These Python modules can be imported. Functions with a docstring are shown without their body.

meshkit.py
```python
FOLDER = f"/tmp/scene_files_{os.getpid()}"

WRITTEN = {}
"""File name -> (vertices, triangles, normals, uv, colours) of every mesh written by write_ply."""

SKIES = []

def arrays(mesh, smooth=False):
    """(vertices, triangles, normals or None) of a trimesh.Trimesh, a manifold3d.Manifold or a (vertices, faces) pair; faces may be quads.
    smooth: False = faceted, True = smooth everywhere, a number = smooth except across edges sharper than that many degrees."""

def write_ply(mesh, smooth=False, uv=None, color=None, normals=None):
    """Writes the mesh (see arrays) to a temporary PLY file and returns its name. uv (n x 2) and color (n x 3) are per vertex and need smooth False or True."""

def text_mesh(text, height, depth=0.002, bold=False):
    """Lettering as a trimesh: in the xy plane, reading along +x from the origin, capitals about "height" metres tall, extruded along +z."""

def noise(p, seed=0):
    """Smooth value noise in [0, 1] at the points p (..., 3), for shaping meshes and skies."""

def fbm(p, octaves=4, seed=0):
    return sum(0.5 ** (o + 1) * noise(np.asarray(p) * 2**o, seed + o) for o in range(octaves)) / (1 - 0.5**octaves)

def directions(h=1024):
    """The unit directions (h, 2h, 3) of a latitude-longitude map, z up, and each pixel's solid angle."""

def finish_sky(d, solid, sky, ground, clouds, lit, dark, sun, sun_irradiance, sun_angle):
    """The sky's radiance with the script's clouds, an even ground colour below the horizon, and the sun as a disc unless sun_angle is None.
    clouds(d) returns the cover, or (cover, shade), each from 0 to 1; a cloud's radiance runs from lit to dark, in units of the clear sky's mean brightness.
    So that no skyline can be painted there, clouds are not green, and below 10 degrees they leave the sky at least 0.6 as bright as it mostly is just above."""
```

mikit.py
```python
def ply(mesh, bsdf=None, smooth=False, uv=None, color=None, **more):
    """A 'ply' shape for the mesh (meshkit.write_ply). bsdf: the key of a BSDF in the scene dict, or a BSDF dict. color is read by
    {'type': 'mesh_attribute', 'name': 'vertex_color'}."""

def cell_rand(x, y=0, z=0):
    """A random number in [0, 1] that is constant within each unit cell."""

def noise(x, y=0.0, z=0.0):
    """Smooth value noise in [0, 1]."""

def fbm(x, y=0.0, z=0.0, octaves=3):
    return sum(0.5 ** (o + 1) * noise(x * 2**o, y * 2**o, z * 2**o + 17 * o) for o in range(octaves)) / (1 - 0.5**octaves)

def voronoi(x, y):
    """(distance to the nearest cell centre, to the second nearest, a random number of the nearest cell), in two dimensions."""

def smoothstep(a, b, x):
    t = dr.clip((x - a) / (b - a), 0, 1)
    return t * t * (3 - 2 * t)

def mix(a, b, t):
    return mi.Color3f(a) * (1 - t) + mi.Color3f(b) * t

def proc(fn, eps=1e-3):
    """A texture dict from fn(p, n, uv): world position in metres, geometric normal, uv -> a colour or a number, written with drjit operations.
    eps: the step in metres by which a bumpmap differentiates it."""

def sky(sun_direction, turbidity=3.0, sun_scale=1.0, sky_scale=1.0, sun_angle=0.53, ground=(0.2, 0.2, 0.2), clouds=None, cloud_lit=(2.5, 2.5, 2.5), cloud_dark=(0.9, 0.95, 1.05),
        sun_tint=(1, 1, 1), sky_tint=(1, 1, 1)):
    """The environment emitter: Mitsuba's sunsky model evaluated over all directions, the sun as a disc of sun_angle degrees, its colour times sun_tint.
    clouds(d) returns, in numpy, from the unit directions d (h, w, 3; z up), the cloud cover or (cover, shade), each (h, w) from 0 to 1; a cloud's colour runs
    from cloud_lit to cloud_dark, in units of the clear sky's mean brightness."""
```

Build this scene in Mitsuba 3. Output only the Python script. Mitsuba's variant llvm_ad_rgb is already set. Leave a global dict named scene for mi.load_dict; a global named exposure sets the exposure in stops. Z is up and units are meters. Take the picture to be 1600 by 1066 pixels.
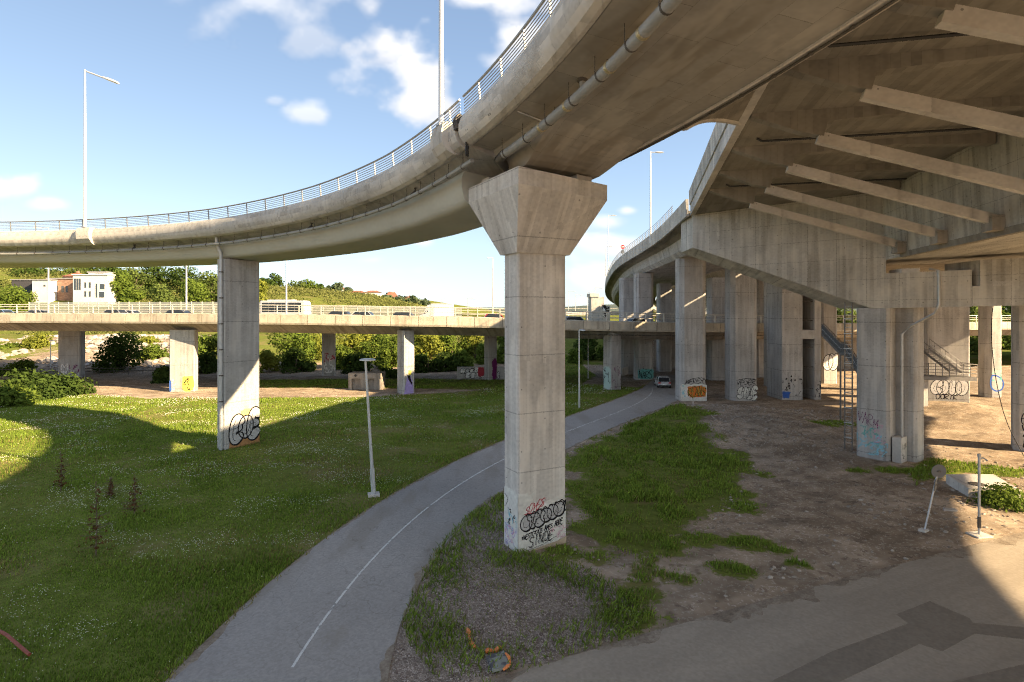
import math, numpy as np, trimesh, drjit as dr, mitsuba as mi
import mikit, meshkit
from mikit import noise, fbm, voronoi, cell_rand, smoothstep, mix, proc
from shapely.geometry import Polygon, LineString, Point
import shapely
T = mi.ScalarTransform4f
scene, labels = {}, {}
# ------------------------------------------------------------------ camera, sky, exposure
F, YH, EYE = 920.0, 490.0, 10.0          # survey constants of the photograph: focal length and horizon in pixels, eye height in metres
scene['camera'] = {'type': 'perspective', 'fov': math.degrees(2 * math.atan(800 / F)), 'fov_axis': 'x', 'near_clip': 0.1, 'far_clip': 9000.0,
                   'principal_point_offset_y': -(YH - 533) / 1066.0,
                   'to_world': T().look_at(origin=[0, 0, EYE], target=[0, 1, EYE], up=[0, 0, 1])}
SUN_AZ, SUN_EL = math.radians(27.0), math.radians(28.0)
SUN = (math.cos(SUN_AZ) * math.cos(SUN_EL), -math.sin(SUN_AZ) * math.cos(SUN_EL), math.sin(SUN_EL))

CLOUDS = [  # direction (x/y, z/y), half sizes, strength
    (-.172, .42, .085, .07, 1.0), (-.155, .37, .055, .06, 1.0), (-.215, .47, .035, .05, .9), (-.13, .345, .05, .04, .8), (-.235, .52, .03, .03, .6),
    (-.41, .52, .12, .05, .55), (-.34, .47, .05, .035, .45), (-.02, .54, .10, .04, .9), (.01, .46, .08, .05, .8), (-.03, .43, .05, .03, .6),
    (-.345, .335, .035, .02, .6), (-.86, .215, .05, .018, .95), (-.79, .185, .03, .014, .8), (-.405, .362, .016, .008, .4), (-.30, .4, .02, .012, .3),
    (.16, .12, .06, .02, .75), (.165, .155, .04, .014, .65), (.135, .065, .05, .025, .8), (.195, .175, .02, .01, .8), (.11, .1, .04, .02, .4),
    (-.24, .09, .03, .007, .6), (-.155, .122, .016, .006, .7), (-.2, .07, .05, .008, .35), (.12, .02, .06, .012, .4)]


def clouds(d):
    x, y, z = d[..., 0], d[..., 1], d[..., 2]
    fy = np.maximum(y, 1e-3)
    u, v = np.clip(x / fy, -6, 6), np.clip(z / fy, -6, 6)
    q = np.stack([u * 14, v * 20, u * 0 + 3.1], -1)
    n = meshkit.fbm(q, 6, 4)
    n2 = meshkit.fbm(q * .6 + 9, 4, 8)
    cover, shade = np.zeros(x.shape), np.zeros(x.shape)
    for cx, cy, rx, ry, s in CLOUDS:
        r = ((u - cx) / rx) ** 2 + ((v - cy) / ry) ** 2
        c = s * np.clip((1.25 - np.sqrt(r)) * .95 + (n - .5) * 2.9, 0, 1) * (r < 3.6)
        c = c * c * (3 - 2 * c)
        cover = np.maximum(cover, c)
        shade = np.maximum(shade, np.clip(.35 - (v - cy) / ry * .35 + (n2 - .5) * 1.2, 0, 1) * .55 * (c > .01))
    cover *= y > 0.25
    # scattered fair-weather clouds over the rest of the sky
    pl = d / np.maximum(z[..., None], .06)
    o = meshkit.fbm(np.stack([pl[..., 0] * 1.1 + 5, pl[..., 1] * 1.1, pl[..., 0] * 0], -1), 5, 21)
    rest = np.clip((o - .50) * 5, 0, .9) * (z > .06) * np.clip((.35 - y) * 4, 0, 1)
    cover = np.maximum(cover, rest)
    haze = .05 + .06 * np.exp(-np.maximum(z, 0) / .09)
    cover = np.clip(cover + haze * (1 - cover), 0, 1)
    return cover * .97, shade


scene['sky'] = mikit.sky(SUN, turbidity=2.6, clouds=clouds, cloud_lit=(2.4, 2.35, 2.3), cloud_dark=(1.25, 1.3, 1.45), sun_tint=(1.0, .95, .87), sky_tint=(1.10, .985, .96), sun_scale=.8, sky_scale=.475, ground=(.2, .18, .14))
exposure = 3.95

# ------------------------------------------------------------------ helpers
_used = set()


def numbered(key):
    k, i = key, 0
    while k in _used:
        i += 1
        k = f'{key}_{i:03d}'
    _used.add(k)
    return k


def thing(name, label, cat, group=None):
    k = numbered(name)
    labels[k] = {'label': label, 'category': cat}
    if group:
        labels[k]['group'] = group
    return k


def part(holder, name, mesh, mat, smooth=False, label=None, kind=None, uv=None):
    k = numbered(holder + '__' + name)
    scene[k] = mikit.ply(mesh, mat, smooth=smooth, uv=uv)
    if label or kind:
        labels[k] = {}
        if label: labels[k]['label'] = label
        if kind: labels[k]['kind'] = kind
    return k


def single(name, mesh, mat, label, cat=None, group=None, kind=None, smooth=False, uv=None):
    k = numbered(name)
    scene[k] = mikit.ply(mesh, mat, smooth=smooth, uv=uv)
    labels[k] = {'label': label}
    if cat: labels[k]['category'] = cat
    if group: labels[k]['group'] = group
    if kind: labels[k]['kind'] = kind
    return k


def at(px, py, z=0.0):
    """the point of height z that the surveyed line of sight (px, py) meets"""
    D = (EYE - z) * F / (py - YH)
    return np.array([(px - 800) / F * D, D, z])


def atd(px, py, D):
    return np.array([(px - 800) / F * D, D, EYE + (YH - py) / F * D])


def cat_(ms):
    vs, fs, n = [], [], 0
    for m in ms:
        v, f = (m.vertices, m.faces) if hasattr(m, 'vertices') else m
        v, f = np.asarray(v, float), np.asarray(f, int)
        if f.shape[1] == 4:
            f = np.vstack([f[:, [0, 1, 2]], f[:, [0, 2, 3]]])
        vs.append(v); fs.append(f + n); n += len(v)
    return np.vstack(vs), np.vstack(fs)


def frame_box(o, ux, uy, uz):
    """box from corner o with edge vectors ux, uy, uz"""
    o, ux, uy, uz = (np.asarray(a, float) for a in (o, ux, uy, uz))
    v = np.array([o + i * ux + j * uy + k * uz for i in (0, 1) for j in (0, 1) for k in (0, 1)])
    f = np.array([[0, 1, 3, 2], [4, 6, 7, 5], [0, 4, 5, 1], [2, 3, 7, 6], [0, 2, 6, 4], [1, 5, 7, 3]])
    if np.dot(np.cross(ux, uy), uz) < 0:
        f = f[:, ::-1]
    return cat_([(v, f)])


def cbox(c, size, rz=0.0):
    s = np.asarray(size, float)
    ca, sa = math.cos(rz), math.sin(rz)
    ux, uy = np.array([ca, sa, 0]) * s[0], np.array([-sa, ca, 0]) * s[1]
    uz = np.array([0, 0, s[2]])
    return frame_box(np.asarray(c, float) - (ux + uy + uz) / 2, ux, uy, uz)


def earcut(poly):
    v, f = trimesh.creation.triangulate_polygon(poly, engine='earcut')
    return np.asarray(v), np.asarray(f)


def extrude(poly, z0, z1):
    m = trimesh.creation.extrude_polygon(poly, z1 - z0, engine='earcut')
    m.apply_translation([0, 0, z0])
    return m


def sweep(profile, path, closed=True, caps=True):
    """profile: list of (right, up) or a function of the fraction along the path; path: (N,3)"""
    path = np.asarray(path, float)
    t = np.gradient(path, axis=0)
    t[:, 2] = 0
    t /= np.linalg.norm(t, axis=1, keepdims=True)
    right = np.stack([t[:, 1], -t[:, 0], t[:, 0] * 0], 1)
    n = len(path)
    rings = []
    for i in range(n):
        pr = np.asarray(profile(i / (n - 1)) if callable(profile) else profile, float)
        rings.append(path[i] + right[i] * pr[:, :1] + np.array([0, 0, 1]) * pr[:, 1:2])
    k = len(rings[0])
    v = np.vstack(rings)
    f = []
    for i in range(n - 1):
        for j in range(k if closed else k - 1):
            a, b = i * k + j, i * k + (j + 1) % k
            f.append([a, b, b + k, a + k])
    f = np.array(f)
    out = [(v, f)]
    if caps and closed:
        pr = np.asarray(profile(0.0) if callable(profile) else profile, float)
        pv, pf = earcut(Polygon(pr))
        # triangles of the cap are looked up among the ring's points
        idx = [int(np.argmin(((pr - q) ** 2).sum(1))) for q in pv]
        pf = np.array([[idx[a] for a in tri] for tri in pf])
        out.append((rings[0], pf[:, ::-1]))
        out.append((rings[-1], pf))
    m = trimesh.Trimesh(*cat_(out), process=False)
    m.fix_normals() if len(m.faces) < 4000 else None
    return m


def tube(path, r, sides=8):
    path = np.asarray(path, float)
    r = np.broadcast_to(r, (len(path),))
    t = np.gradient(path, axis=0)
    t /= np.linalg.norm(t, axis=1, keepdims=True) + 1e-12
    ref = np.where(np.abs(t[:, 2:]) < .9, [0, 0, 1.0], [1.0, 0, 0])
    a = np.cross(t, ref); a /= np.linalg.norm(a, axis=1, keepdims=True)
    b = np.cross(a, t)
    ang = np.arange(sides) * 2 * np.pi / sides
    v = path[:, None] + r[:, None, None] * (np.cos(ang)[None, :, None] * a[:, None] + np.sin(ang)[None, :, None] * b[:, None])
    n = len(path)
    i, j = np.meshgrid(np.arange(n - 1), np.arange(sides), indexing='ij')
    q = np.stack([i * sides + j, i * sides + (j + 1) % sides, (i + 1) * sides + (j + 1) % sides, (i + 1) * sides + j], -1).reshape(-1, 4)[:, ::-1]
    v = v.reshape(-1, 3)
    c0, c1 = len(v), len(v) + 1
    v = np.vstack([v, path[:1], path[-1:]])
    k = np.arange(sides)
    cap = np.vstack([np.stack([k, (k + 1) % sides, k * 0 + c0], 1), np.stack([(n - 1) * sides + (k + 1) % sides, (n - 1) * sides + k, k * 0 + c1], 1)])
    return cat_([(v, q), (np.zeros((0, 3)), np.zeros((0, 3), int))]) if False else (v, np.vstack([q[:, [0, 1, 2]], q[:, [0, 2, 3]], cap]))


def rod(a, b, r, sides=6):
    return tube(np.array([a, b], float), r, sides)


def rect_plan(corner, u, a, v, b, ch=0.06):
    """chamfered rectangle in plan: corner, unit vectors u, v with lengths a, b"""
    c, u, v = np.asarray(corner)[:2], np.asarray(u)[:2], np.asarray(v)[:2]
    pts = [c + u * ch, c + u * (a - ch), c + u * a + v * ch, c + u * a + v * (b - ch), c + u * (a - ch) + v * b, c + u * ch + v * b, c + v * (b - ch), c + v * ch]
    p = Polygon(pts)
    return p if p.exterior.is_ccw else Polygon(pts[::-1])


def bsdf(key, d):
    scene[key] = d
    return key


def matte(key, fn, two=True):
    d = {'type': 'diffuse', 'reflectance': proc(fn) if callable(fn) else {'type': 'rgb', 'value': list(fn)}}
    return bsdf(key, {'type': 'twosided', 'bsdf': d} if two else d)


def gloss(key, col, rough=.4, metallic=0.0, spec=.5):
    return bsdf(key, {'type': 'twosided', 'bsdf': {'type': 'principled', 'base_color': proc(col) if callable(col) else {'type': 'rgb', 'value': list(col)}, 'roughness': rough, 'metallic': metallic, 'specular': spec}})


def C(a): return mi.Color3f(*a)


def frac(x): return x - dr.floor(x)


def concrete(key, base, board=.14, pour=2.6, lift=0.0, dark=1.0, streak=.35, panel=0.0, bump=True):
    def fn(p, n, uv):
        up = dr.abs(n.z) > .75
        h = dr.select(up, p.x * .978 - p.y * .208, n.x * p.y - n.y * p.x)
        w = dr.select(up, p.x * .208 + p.y * .978, p.z)
        bi = dr.floor(h / board)
        tone = cell_rand(bi, dr.floor(w / 3.1 + cell_rand(bi, 3) * 3), 7)
        blot = fbm(p.x * .55, p.y * .55, p.z * .55, 4)
        fine = fbm(p.x * 9, p.y * 9, p.z * 9, 3)
        run = fbm(h * 2.6, w * .16, 5, 3)
        c = C(base) * (.66 + .46 * blot + .2 * (tone - .5) + .24 * (fine - .5))
        c = mix(c, c * C((.55, .52, .48)), smoothstep(.5, .78, run) * streak)
        c = mix(c, C(base) * C((1.22, 1.2, 1.16)), smoothstep(.58, .78, fbm(h * 1.1 + 31, w * .35, 2, 3)) * .5)
        e = dr.abs(frac(h / board) - .5) * 2
        c = c * (1 - .2 * smoothstep(.86, 1.0, e) * smoothstep(.35, .65, noise(bi * 3.7, w * .6)))
        if pour:
            q = dr.abs(frac((w - lift) / pour) - .5) * 2
            c = c * (1 - .4 * smoothstep(1 - .03, 1.0, q))
        if panel:
            q = dr.abs(frac(h / panel + .37) - .5) * 2
            c = c * (1 - .38 * smoothstep(1 - .035, 1.0, q))
        # tie holes of the formwork
        th, tw = frac(h / 1.15) - .5, frac(w / 1.3 + .25) - .5
        hole = dr.sqrt((th * 1.15) ** 2 + (tw * 1.3) ** 2)
        c = c * (1 - .55 * (1 - smoothstep(.02, .045, hole)) * (cell_rand(dr.floor(h / 1.15), dr.floor(w / 1.3 + .25), 9) > .4) * dr.select(up, 0.0, 1.0))
        return c * dark
    d = {'type': 'diffuse', 'reflectance': proc(fn)}
    return bsdf(key, {'type': 'twosided', 'bsdf': d})


concrete('concrete_pier', (.64, .62, .58), board=.16, pour=2.45, lift=.9)
concrete('concrete_grey', (.47, .462, .45), board=.2, pour=3.0, lift=.4)
concrete('concrete_parapet', (.54, .525, .49), board=.8, pour=0, streak=.4)
concrete('concrete_fascia', (.52, .47, .38), board=2.4, pour=0, streak=.55)
concrete('concrete_beam', (.53, .51, .465), board=.21, pour=1.45, lift=.75, panel=1.9, streak=.5)
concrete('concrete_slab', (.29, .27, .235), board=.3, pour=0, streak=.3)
concrete('concrete_strut', (.58, .555, .52), board=3.0, pour=0, streak=.15)
concrete('concrete_dark', (.36, .33, .29), board=.25, pour=1.2, streak=.6)


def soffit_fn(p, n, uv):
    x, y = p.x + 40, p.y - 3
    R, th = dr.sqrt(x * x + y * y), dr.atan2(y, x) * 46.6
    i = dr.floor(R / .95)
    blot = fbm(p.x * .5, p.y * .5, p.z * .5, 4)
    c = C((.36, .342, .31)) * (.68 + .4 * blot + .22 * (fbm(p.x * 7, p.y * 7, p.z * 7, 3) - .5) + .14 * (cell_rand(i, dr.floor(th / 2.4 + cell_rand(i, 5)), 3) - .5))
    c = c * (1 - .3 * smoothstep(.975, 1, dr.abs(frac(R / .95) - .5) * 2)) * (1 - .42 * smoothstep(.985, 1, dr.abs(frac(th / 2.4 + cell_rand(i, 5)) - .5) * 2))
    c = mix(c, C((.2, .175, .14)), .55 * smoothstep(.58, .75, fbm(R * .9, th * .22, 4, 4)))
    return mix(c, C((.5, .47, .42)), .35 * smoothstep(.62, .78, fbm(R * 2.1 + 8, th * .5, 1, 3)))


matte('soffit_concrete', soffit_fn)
matte('painted_girder', lambda p, n, uv: C((.50, .50, .44)) * (.86 + .2 * fbm(p.x * .4, p.y * .4, p.z * .4, 4) + .08 * (fbm(p.x * 6, p.y * 6, p.z * 6, 2) - .5)))
gloss('galvanised', lambda p, n, uv: C((.46, .48, .50)) * (.8 + .35 * fbm(p.x * 5, p.y * 5, p.z * 5, 3)), .45, .55)
gloss('rail_steel', (.30, .31, .32), .5, .6)
gloss('lamp_metal', lambda p, n, uv: C((.55, .57, .58)) * (.85 + .25 * fbm(p.x * 3, p.y * 3, p.z * 1.5, 3)), .4, .35)
gloss('pipe_grey', lambda p, n, uv: C((.27, .275, .27)) * (.75 + .4 * fbm(p.x * 2.2, p.y * 2.2, p.z * 2.2, 4)), .5)
gloss('black_rubber', (.03, .03, .03), .6)
gloss('dark_steel', lambda p, n, uv: C((.10, .09, .08)) * (.7 + .6 * fbm(p.x * 4, p.y * 4, p.z * 4, 3)), .6, .3)
gloss('stair_steel', lambda p, n, uv: C((.15, .145, .14)) * (.7 + .6 * fbm(p.x * 4, p.y * 4, p.z * 4, 3)), .5, .3)
gloss('bracket_brass', (.5, .42, .25), .4, .6)

# ------------------------------------------------------------------ ground
PATH_L = [(200, 1115), (255, 1066), (330, 1000), (400, 932), (448, 894), (497, 852), (545, 819), (594, 785), (642, 756), (690, 729), (739, 707), (787, 689), (840, 668), (889, 649), (958, 625), (998, 610), (1012, 601), (1018, 594), (1018, 588)]
PATH_R = [(612, 1115), (610, 1066), (609, 1020), (613, 986), (632, 947), (671, 889), (700, 850), (734, 811), (763, 787), (787, 768), (838, 732), (889, 702), (948, 670), (1004, 651), (1060, 628), (1072, 612), (1075, 603), (1072, 592), (1066, 586)]
SIDE = [(640, 1115), (759, 1066), (848, 1035), (937, 1008), (996, 987), (1100, 972), (1225, 937), (1319, 908), (1412, 880), (1475, 862), (1600, 830), (1720, 803)]
LINE = [(448, 1041), (497, 986), (545, 923), (594, 865), (642, 819), (690, 777), (739, 746), (787, 719), (840, 693), (889, 671.5), (948, 651), (998, 631), (1015, 620), (1020, 613), (1016, 606)]


def smooth_curve(px, per=8):
    p = np.array([at(*q)[:2] for q in px])
    from scipy.interpolate import splprep, splev
    tck, _ = splprep(p.T, s=len(p) * .02, k=3)
    return np.array(splev(np.linspace(0, 1, per * len(p)), tck)).T


pl, pr_, sd, ln = (smooth_curve(q) for q in (PATH_L, PATH_R, SIDE, LINE))
path_poly = Polygon(np.vstack([pl, pr_[::-1]])).buffer(0)
side_poly = Polygon(np.vstack([sd, [[70, 40], [70, -30], [-4, -30], [-4, 10]]])).buffer(0)
near_join = Polygon([pl[0], pr_[0], sd[0], (8, -30), (-30, -30), (-22, 6)]).buffer(0)
shoulder_poly = Polygon([at(*q)[:2] for q in [(612, 1115), (609, 1020), (632, 947), (671, 889), (720, 826), (760, 790), (776, 800), (738, 840), (690, 900), (660, 960), (648, 1000), (690, 1045), (740, 1062), (700, 1115)]]).buffer(0)
ISLAND = Polygon([at(*q)[:2] for q in [(640, 970), (662, 915), (690, 862), (730, 815), (785, 775), (805, 865), (900, 885), (960, 920), (1010, 955), (985, 990), (900, 1018), (840, 1036), (760, 1060), (690, 1052), (652, 1000)]]).buffer(0)
PATCH = Polygon([at(*q)[:2] for q in [(886, 722), (930, 690), (985, 662), (1035, 643), (1080, 650), (1112, 664), (1108, 690), (1150, 715), (1184, 742), (1140, 745), (1150, 770), (1105, 785), (1115, 815), (1080, 842), (1100, 870), (1052, 880), (1060, 905), (1010, 905), (985, 875), (940, 865), (886, 832)]]).buffer(0)
TUFTS = [(1150, 772, 1.0), (1163, 795, .8), (1160, 788, .9), (1175, 850, 1.0), (1150, 848, .7), (1218, 862, .5), (1142, 890, .8), (1165, 894, .5), (1256, 884, .22), (1240, 880, .3), (1090, 842, .9), (1120, 885, .4), (1000, 930, .8), (985, 965, 1.0), (930, 870, .7), (880, 862, .8), (1000, 905, .5), (1066, 906, .5), (1392, 735, .9), (1340, 735, .7), (1312, 662, 1.4), (1290, 668, 1.2), (1430, 737, .9)]
RGRASS = Polygon([at(*q)[:2] for q in [(1420, 738), (1450, 716), (1500, 722), (1600, 735), (1600, 748), (1500, 738), (1440, 752), (1432, 760)]]).buffer(0)
LAWN = Polygon(np.vstack([pl[:int(len(pl) * .86)], [at(995, 606)[:2], at(890, 600)[:2], at(700, 614)[:2], at(560, 621)[:2], at(430, 622)[:2], at(230, 623)[:2], at(150, 618)[:2], (-75, 66), (-90, 40), (-50, 2)]])).buffer(0)
FARLAWN = Polygon([at(*q)[:2] for q in [(400, 606), (640, 607), (790, 610), (790, 594), (640, 592), (400, 594)]]).buffer(0).union(Polygon([(8, 78), (13.5, 95), (13, 120), (5, 140), (-4, 125), (2, 92)]))
ROADS = path_poly.union(side_poly).union(near_join)


def sdist(poly, x, y):
    """signed distance, positive inside"""
    pts = shapely.points(x, y)
    d = shapely.distance(pts, poly.boundary)
    return np.where(shapely.contains_xy(poly, x, y), d, -d)


def hills_z(x, y):
    """the wooded hill on the left and the rise behind the crossing bridge"""
    side = np.interp(x, [-400, -300, -113, -79, -45, -31, 0, 60, 400], [36, 34, 21, 18.5, 11.5, 8.5, 5, 6, 9])
    bank = np.interp(x, [-75, -30, 0, 20, 60], [4.6, 3.4, 2.2, 1.2, 1.0])
    t1 = np.clip((y - 98) / 36, 0, 1); t1 = t1 * t1 * (3 - 2 * t1)
    t2 = np.clip((y - 150) / 110, 0, 1); t2 = t2 * t2 * (3 - 2 * t2)
    t3 = np.clip((y - 260) / 260, 0, 1)
    return bank * t1 + np.maximum(side - bank, 0) * t2 + t3 * 6 * np.clip(-x / 120, 0, 1)


def mound_z(x, y):
    a = np.exp(-(((x - 19) / 8.0) ** 4 + ((y - 53) / 8.5) ** 4)) * 1.0
    b = np.exp(-(((x - 43) / 7) ** 2 + ((y - 57) / 7) ** 2)) * 1.3
    return a + b


def ground_z(x, y):
    x, y = np.asarray(x, float), np.asarray(y, float)
    d = np.clip(-sdist(ROADS, x, y) / 2.5, 0, 1)
    n = meshkit.fbm(np.stack([x * .22, y * .22, x * 0], -1), 3, 3) - .5
    n2 = meshkit.fbm(np.stack([x * 1.6, y * 1.6, x * 0], -1), 2, 5) - .5
    far = np.clip(1 - (np.abs(x) + np.abs(y)) / 320, 0, 1)
    rough = 1 + 2.2 * np.clip(mound_z(x, y) * 2, 0, 1)
    return hills_z(x, y) + d * (mound_z(x, y) + far * (.16 * n + .085 * rough * n2))


def axis(lo, hi, step, out):
    mid = np.arange(lo, hi + step, step)
    g = [hi]
    s = step
    while g[-1] < out:
        s *= 1.22
        g.append(g[-1] + s)
    h = [lo]
    s = step
    while h[-1] > -out:
        s *= 1.22
        h.append(h[-1] - s)
    return np.concatenate([np.array(h[1:])[::-1], mid, np.array(g[1:])])


gx, gy = axis(-62, 58, .5, 6000), axis(8, 104, .4, 6000)
GX, GY = np.meshgrid(gx, gy, indexing='ij')
fx, fy = GX.ravel(), GY.ravel()
GZ = ground_z(fx, fy)
lawn_d = np.maximum(sdist(LAWN, fx, fy), sdist(FARLAWN, fx, fy))
patch_d = np.maximum(sdist(PATCH, fx, fy) * .7 + .05 + (meshkit.fbm(np.stack([fx * .55, fy * .55, fx * 0], -1), 4, 71) - .5) * 3.0, sdist(RGRASS, fx, fy))
for tx, ty, r in TUFTS:
    q = at(tx, ty)
    patch_d = np.maximum(patch_d, r - np.hypot(fx - q[0], fy - q[1]))
isl_d = sdist(ISLAND, fx, fy)
grass_m = np.clip(.5 + np.maximum(lawn_d, patch_d) * .45, 0, 1)
grass_m = np.maximum(grass_m, np.clip((fy - 106) / 8, 0, 1) * np.clip((meshkit.fbm(np.stack([fx * .05, fy * .05, fx * 0], -1), 3, 9) - .36 + np.clip((fx + 66) * .05, .0, .6)) * 6, 0, 1))
grass_m = np.maximum(grass_m, np.clip((fy - 140) / 20, 0, 1))
gravel_m = np.maximum(np.clip(.5 + isl_d * .5, 0, 1), np.clip(.5 + sdist(shoulder_poly, fx, fy) * .8, 0, 1))


def ground_fn(p, n, uv):
    g, v = uv.x, uv.y
    f1 = fbm(p.x * .35, p.y * .35, 1, 4)
    f2 = fbm(p.x * 2.3, p.y * 2.3, 2, 4)
    f3 = fbm(p.x * 11, p.y * 11, 3, 3)
    dirt = mix((.25, .195, .142), (.37, .302, .232), smoothstep(.3, .7, f1 * .6 + f2 * .4))
    dirt = mix(dirt, C((.13, .095, .07)), .6 * smoothstep(.55, .75, f2))
    dirt = mix(dirt, C((.46, .41, .35)), .65 * smoothstep(.6, .74, f3))
    track = fbm(p.x * .35 + p.y * .16, p.y * 1.5 - p.x * .75, 4, 3)
    dirt = dirt * (.74 + .5 * track)
    dirt = dirt * (.86 + .3 * smoothstep(.35, .65, fbm(p.x * 1.1, p.y * 1.1, 9, 4)))
    d1, d2, r = voronoi(p.x * 16, p.y * 16)
    gravel = mix((.17, .138, .112), (.43, .37, .32), r * smoothstep(.0, .3, d2 - d1)) * (.75 + .5 * f2)
    soil = mix((.09, .11, .024), (.17, .20, .05), f2) * (.8 + .4 * f3)
    straw = mix(soil, C((.21, .17, .085)), smoothstep(.55, .72, f1) * .55)
    c = mix(dirt, gravel, smoothstep(.38, .62, v + (f2 - .5) * .5 + (f3 - .5) * .2))
    return mix(c, straw, smoothstep(.42, .58, g + (f2 - .5) * .5 + (f3 - .5) * .25))


matte('ground_mat', ground_fn)
ni, nj = len(gx), len(gy)
I, J = np.meshgrid(np.arange(ni - 1), np.arange(nj - 1), indexing='ij')
q = np.stack([I * nj + J, (I + 1) * nj + J, (I + 1) * nj + J + 1, I * nj + J + 1], -1).reshape(-1, 4)
GV = np.stack([fx, fy, GZ], 1)
single('ground', (GV, np.vstack([q[:, [0, 1, 2]], q[:, [0, 2, 3]]])), 'ground_mat', 'brown dirt, weedy gravel and turf ground reaching to the hills', kind='structure', smooth=True, uv=np.stack([grass_m, gravel_m], 1))


def asphalt_fn(p, n, uv):
    f1 = fbm(p.x * .3, p.y * .3, 1, 4)
    f3 = fbm(p.x * 14, p.y * 14, 3, 3)
    c = mix((.28, .265, .25), (.37, .352, .33), f1) * (.8 + .4 * f3)
    c = mix(c, C((.25, .225, .19)), .5 * smoothstep(.55, .75, fbm(p.x * .9, p.y * .22, 7, 4)))
    cr = dr.abs(fbm(p.x * .55, p.y * .55, 9, 4) - .5)
    return c * (1 - .2 * (1 - smoothstep(.0, .009, cr)))


def side_fn(p, n, uv):
    f1 = fbm(p.x * .3, p.y * .3, 11, 4)
    f3 = fbm(p.x * 12, p.y * 12, 3, 3)
    c = mix((.29, .255, .21), (.38, .335, .275), f1) * (.86 + .28 * f3)
    rub = fbm(p.x * .25 - p.y * .1, p.y * 2.2 - p.x * 1.0, 4, 3)
    return c * (.88 + .24 * rub)


matte('asphalt', asphalt_fn)
matte('dusty_asphalt', side_fn)
matte('patch_asphalt', lambda p, n, uv: mix((.215, .188, .155), (.265, .232, .19), fbm(p.x * .8, p.y * .8, 1, 4)) * (.85 + .3 * fbm(p.x * 13, p.y * 13, 2, 3)))
matte('road_paint', lambda p, n, uv: mix((.6, .6, .58), (.26, .255, .25), smoothstep(.6, .8, fbm(p.x * 5, p.y * 5, 1, 4))))


def slab(poly, z0, z1):
    geoms = poly.geoms if hasattr(poly, 'geoms') else [poly]
    return cat_([extrude(g, z0, z1) for g in geoms if g.area > 1e-3])


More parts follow.
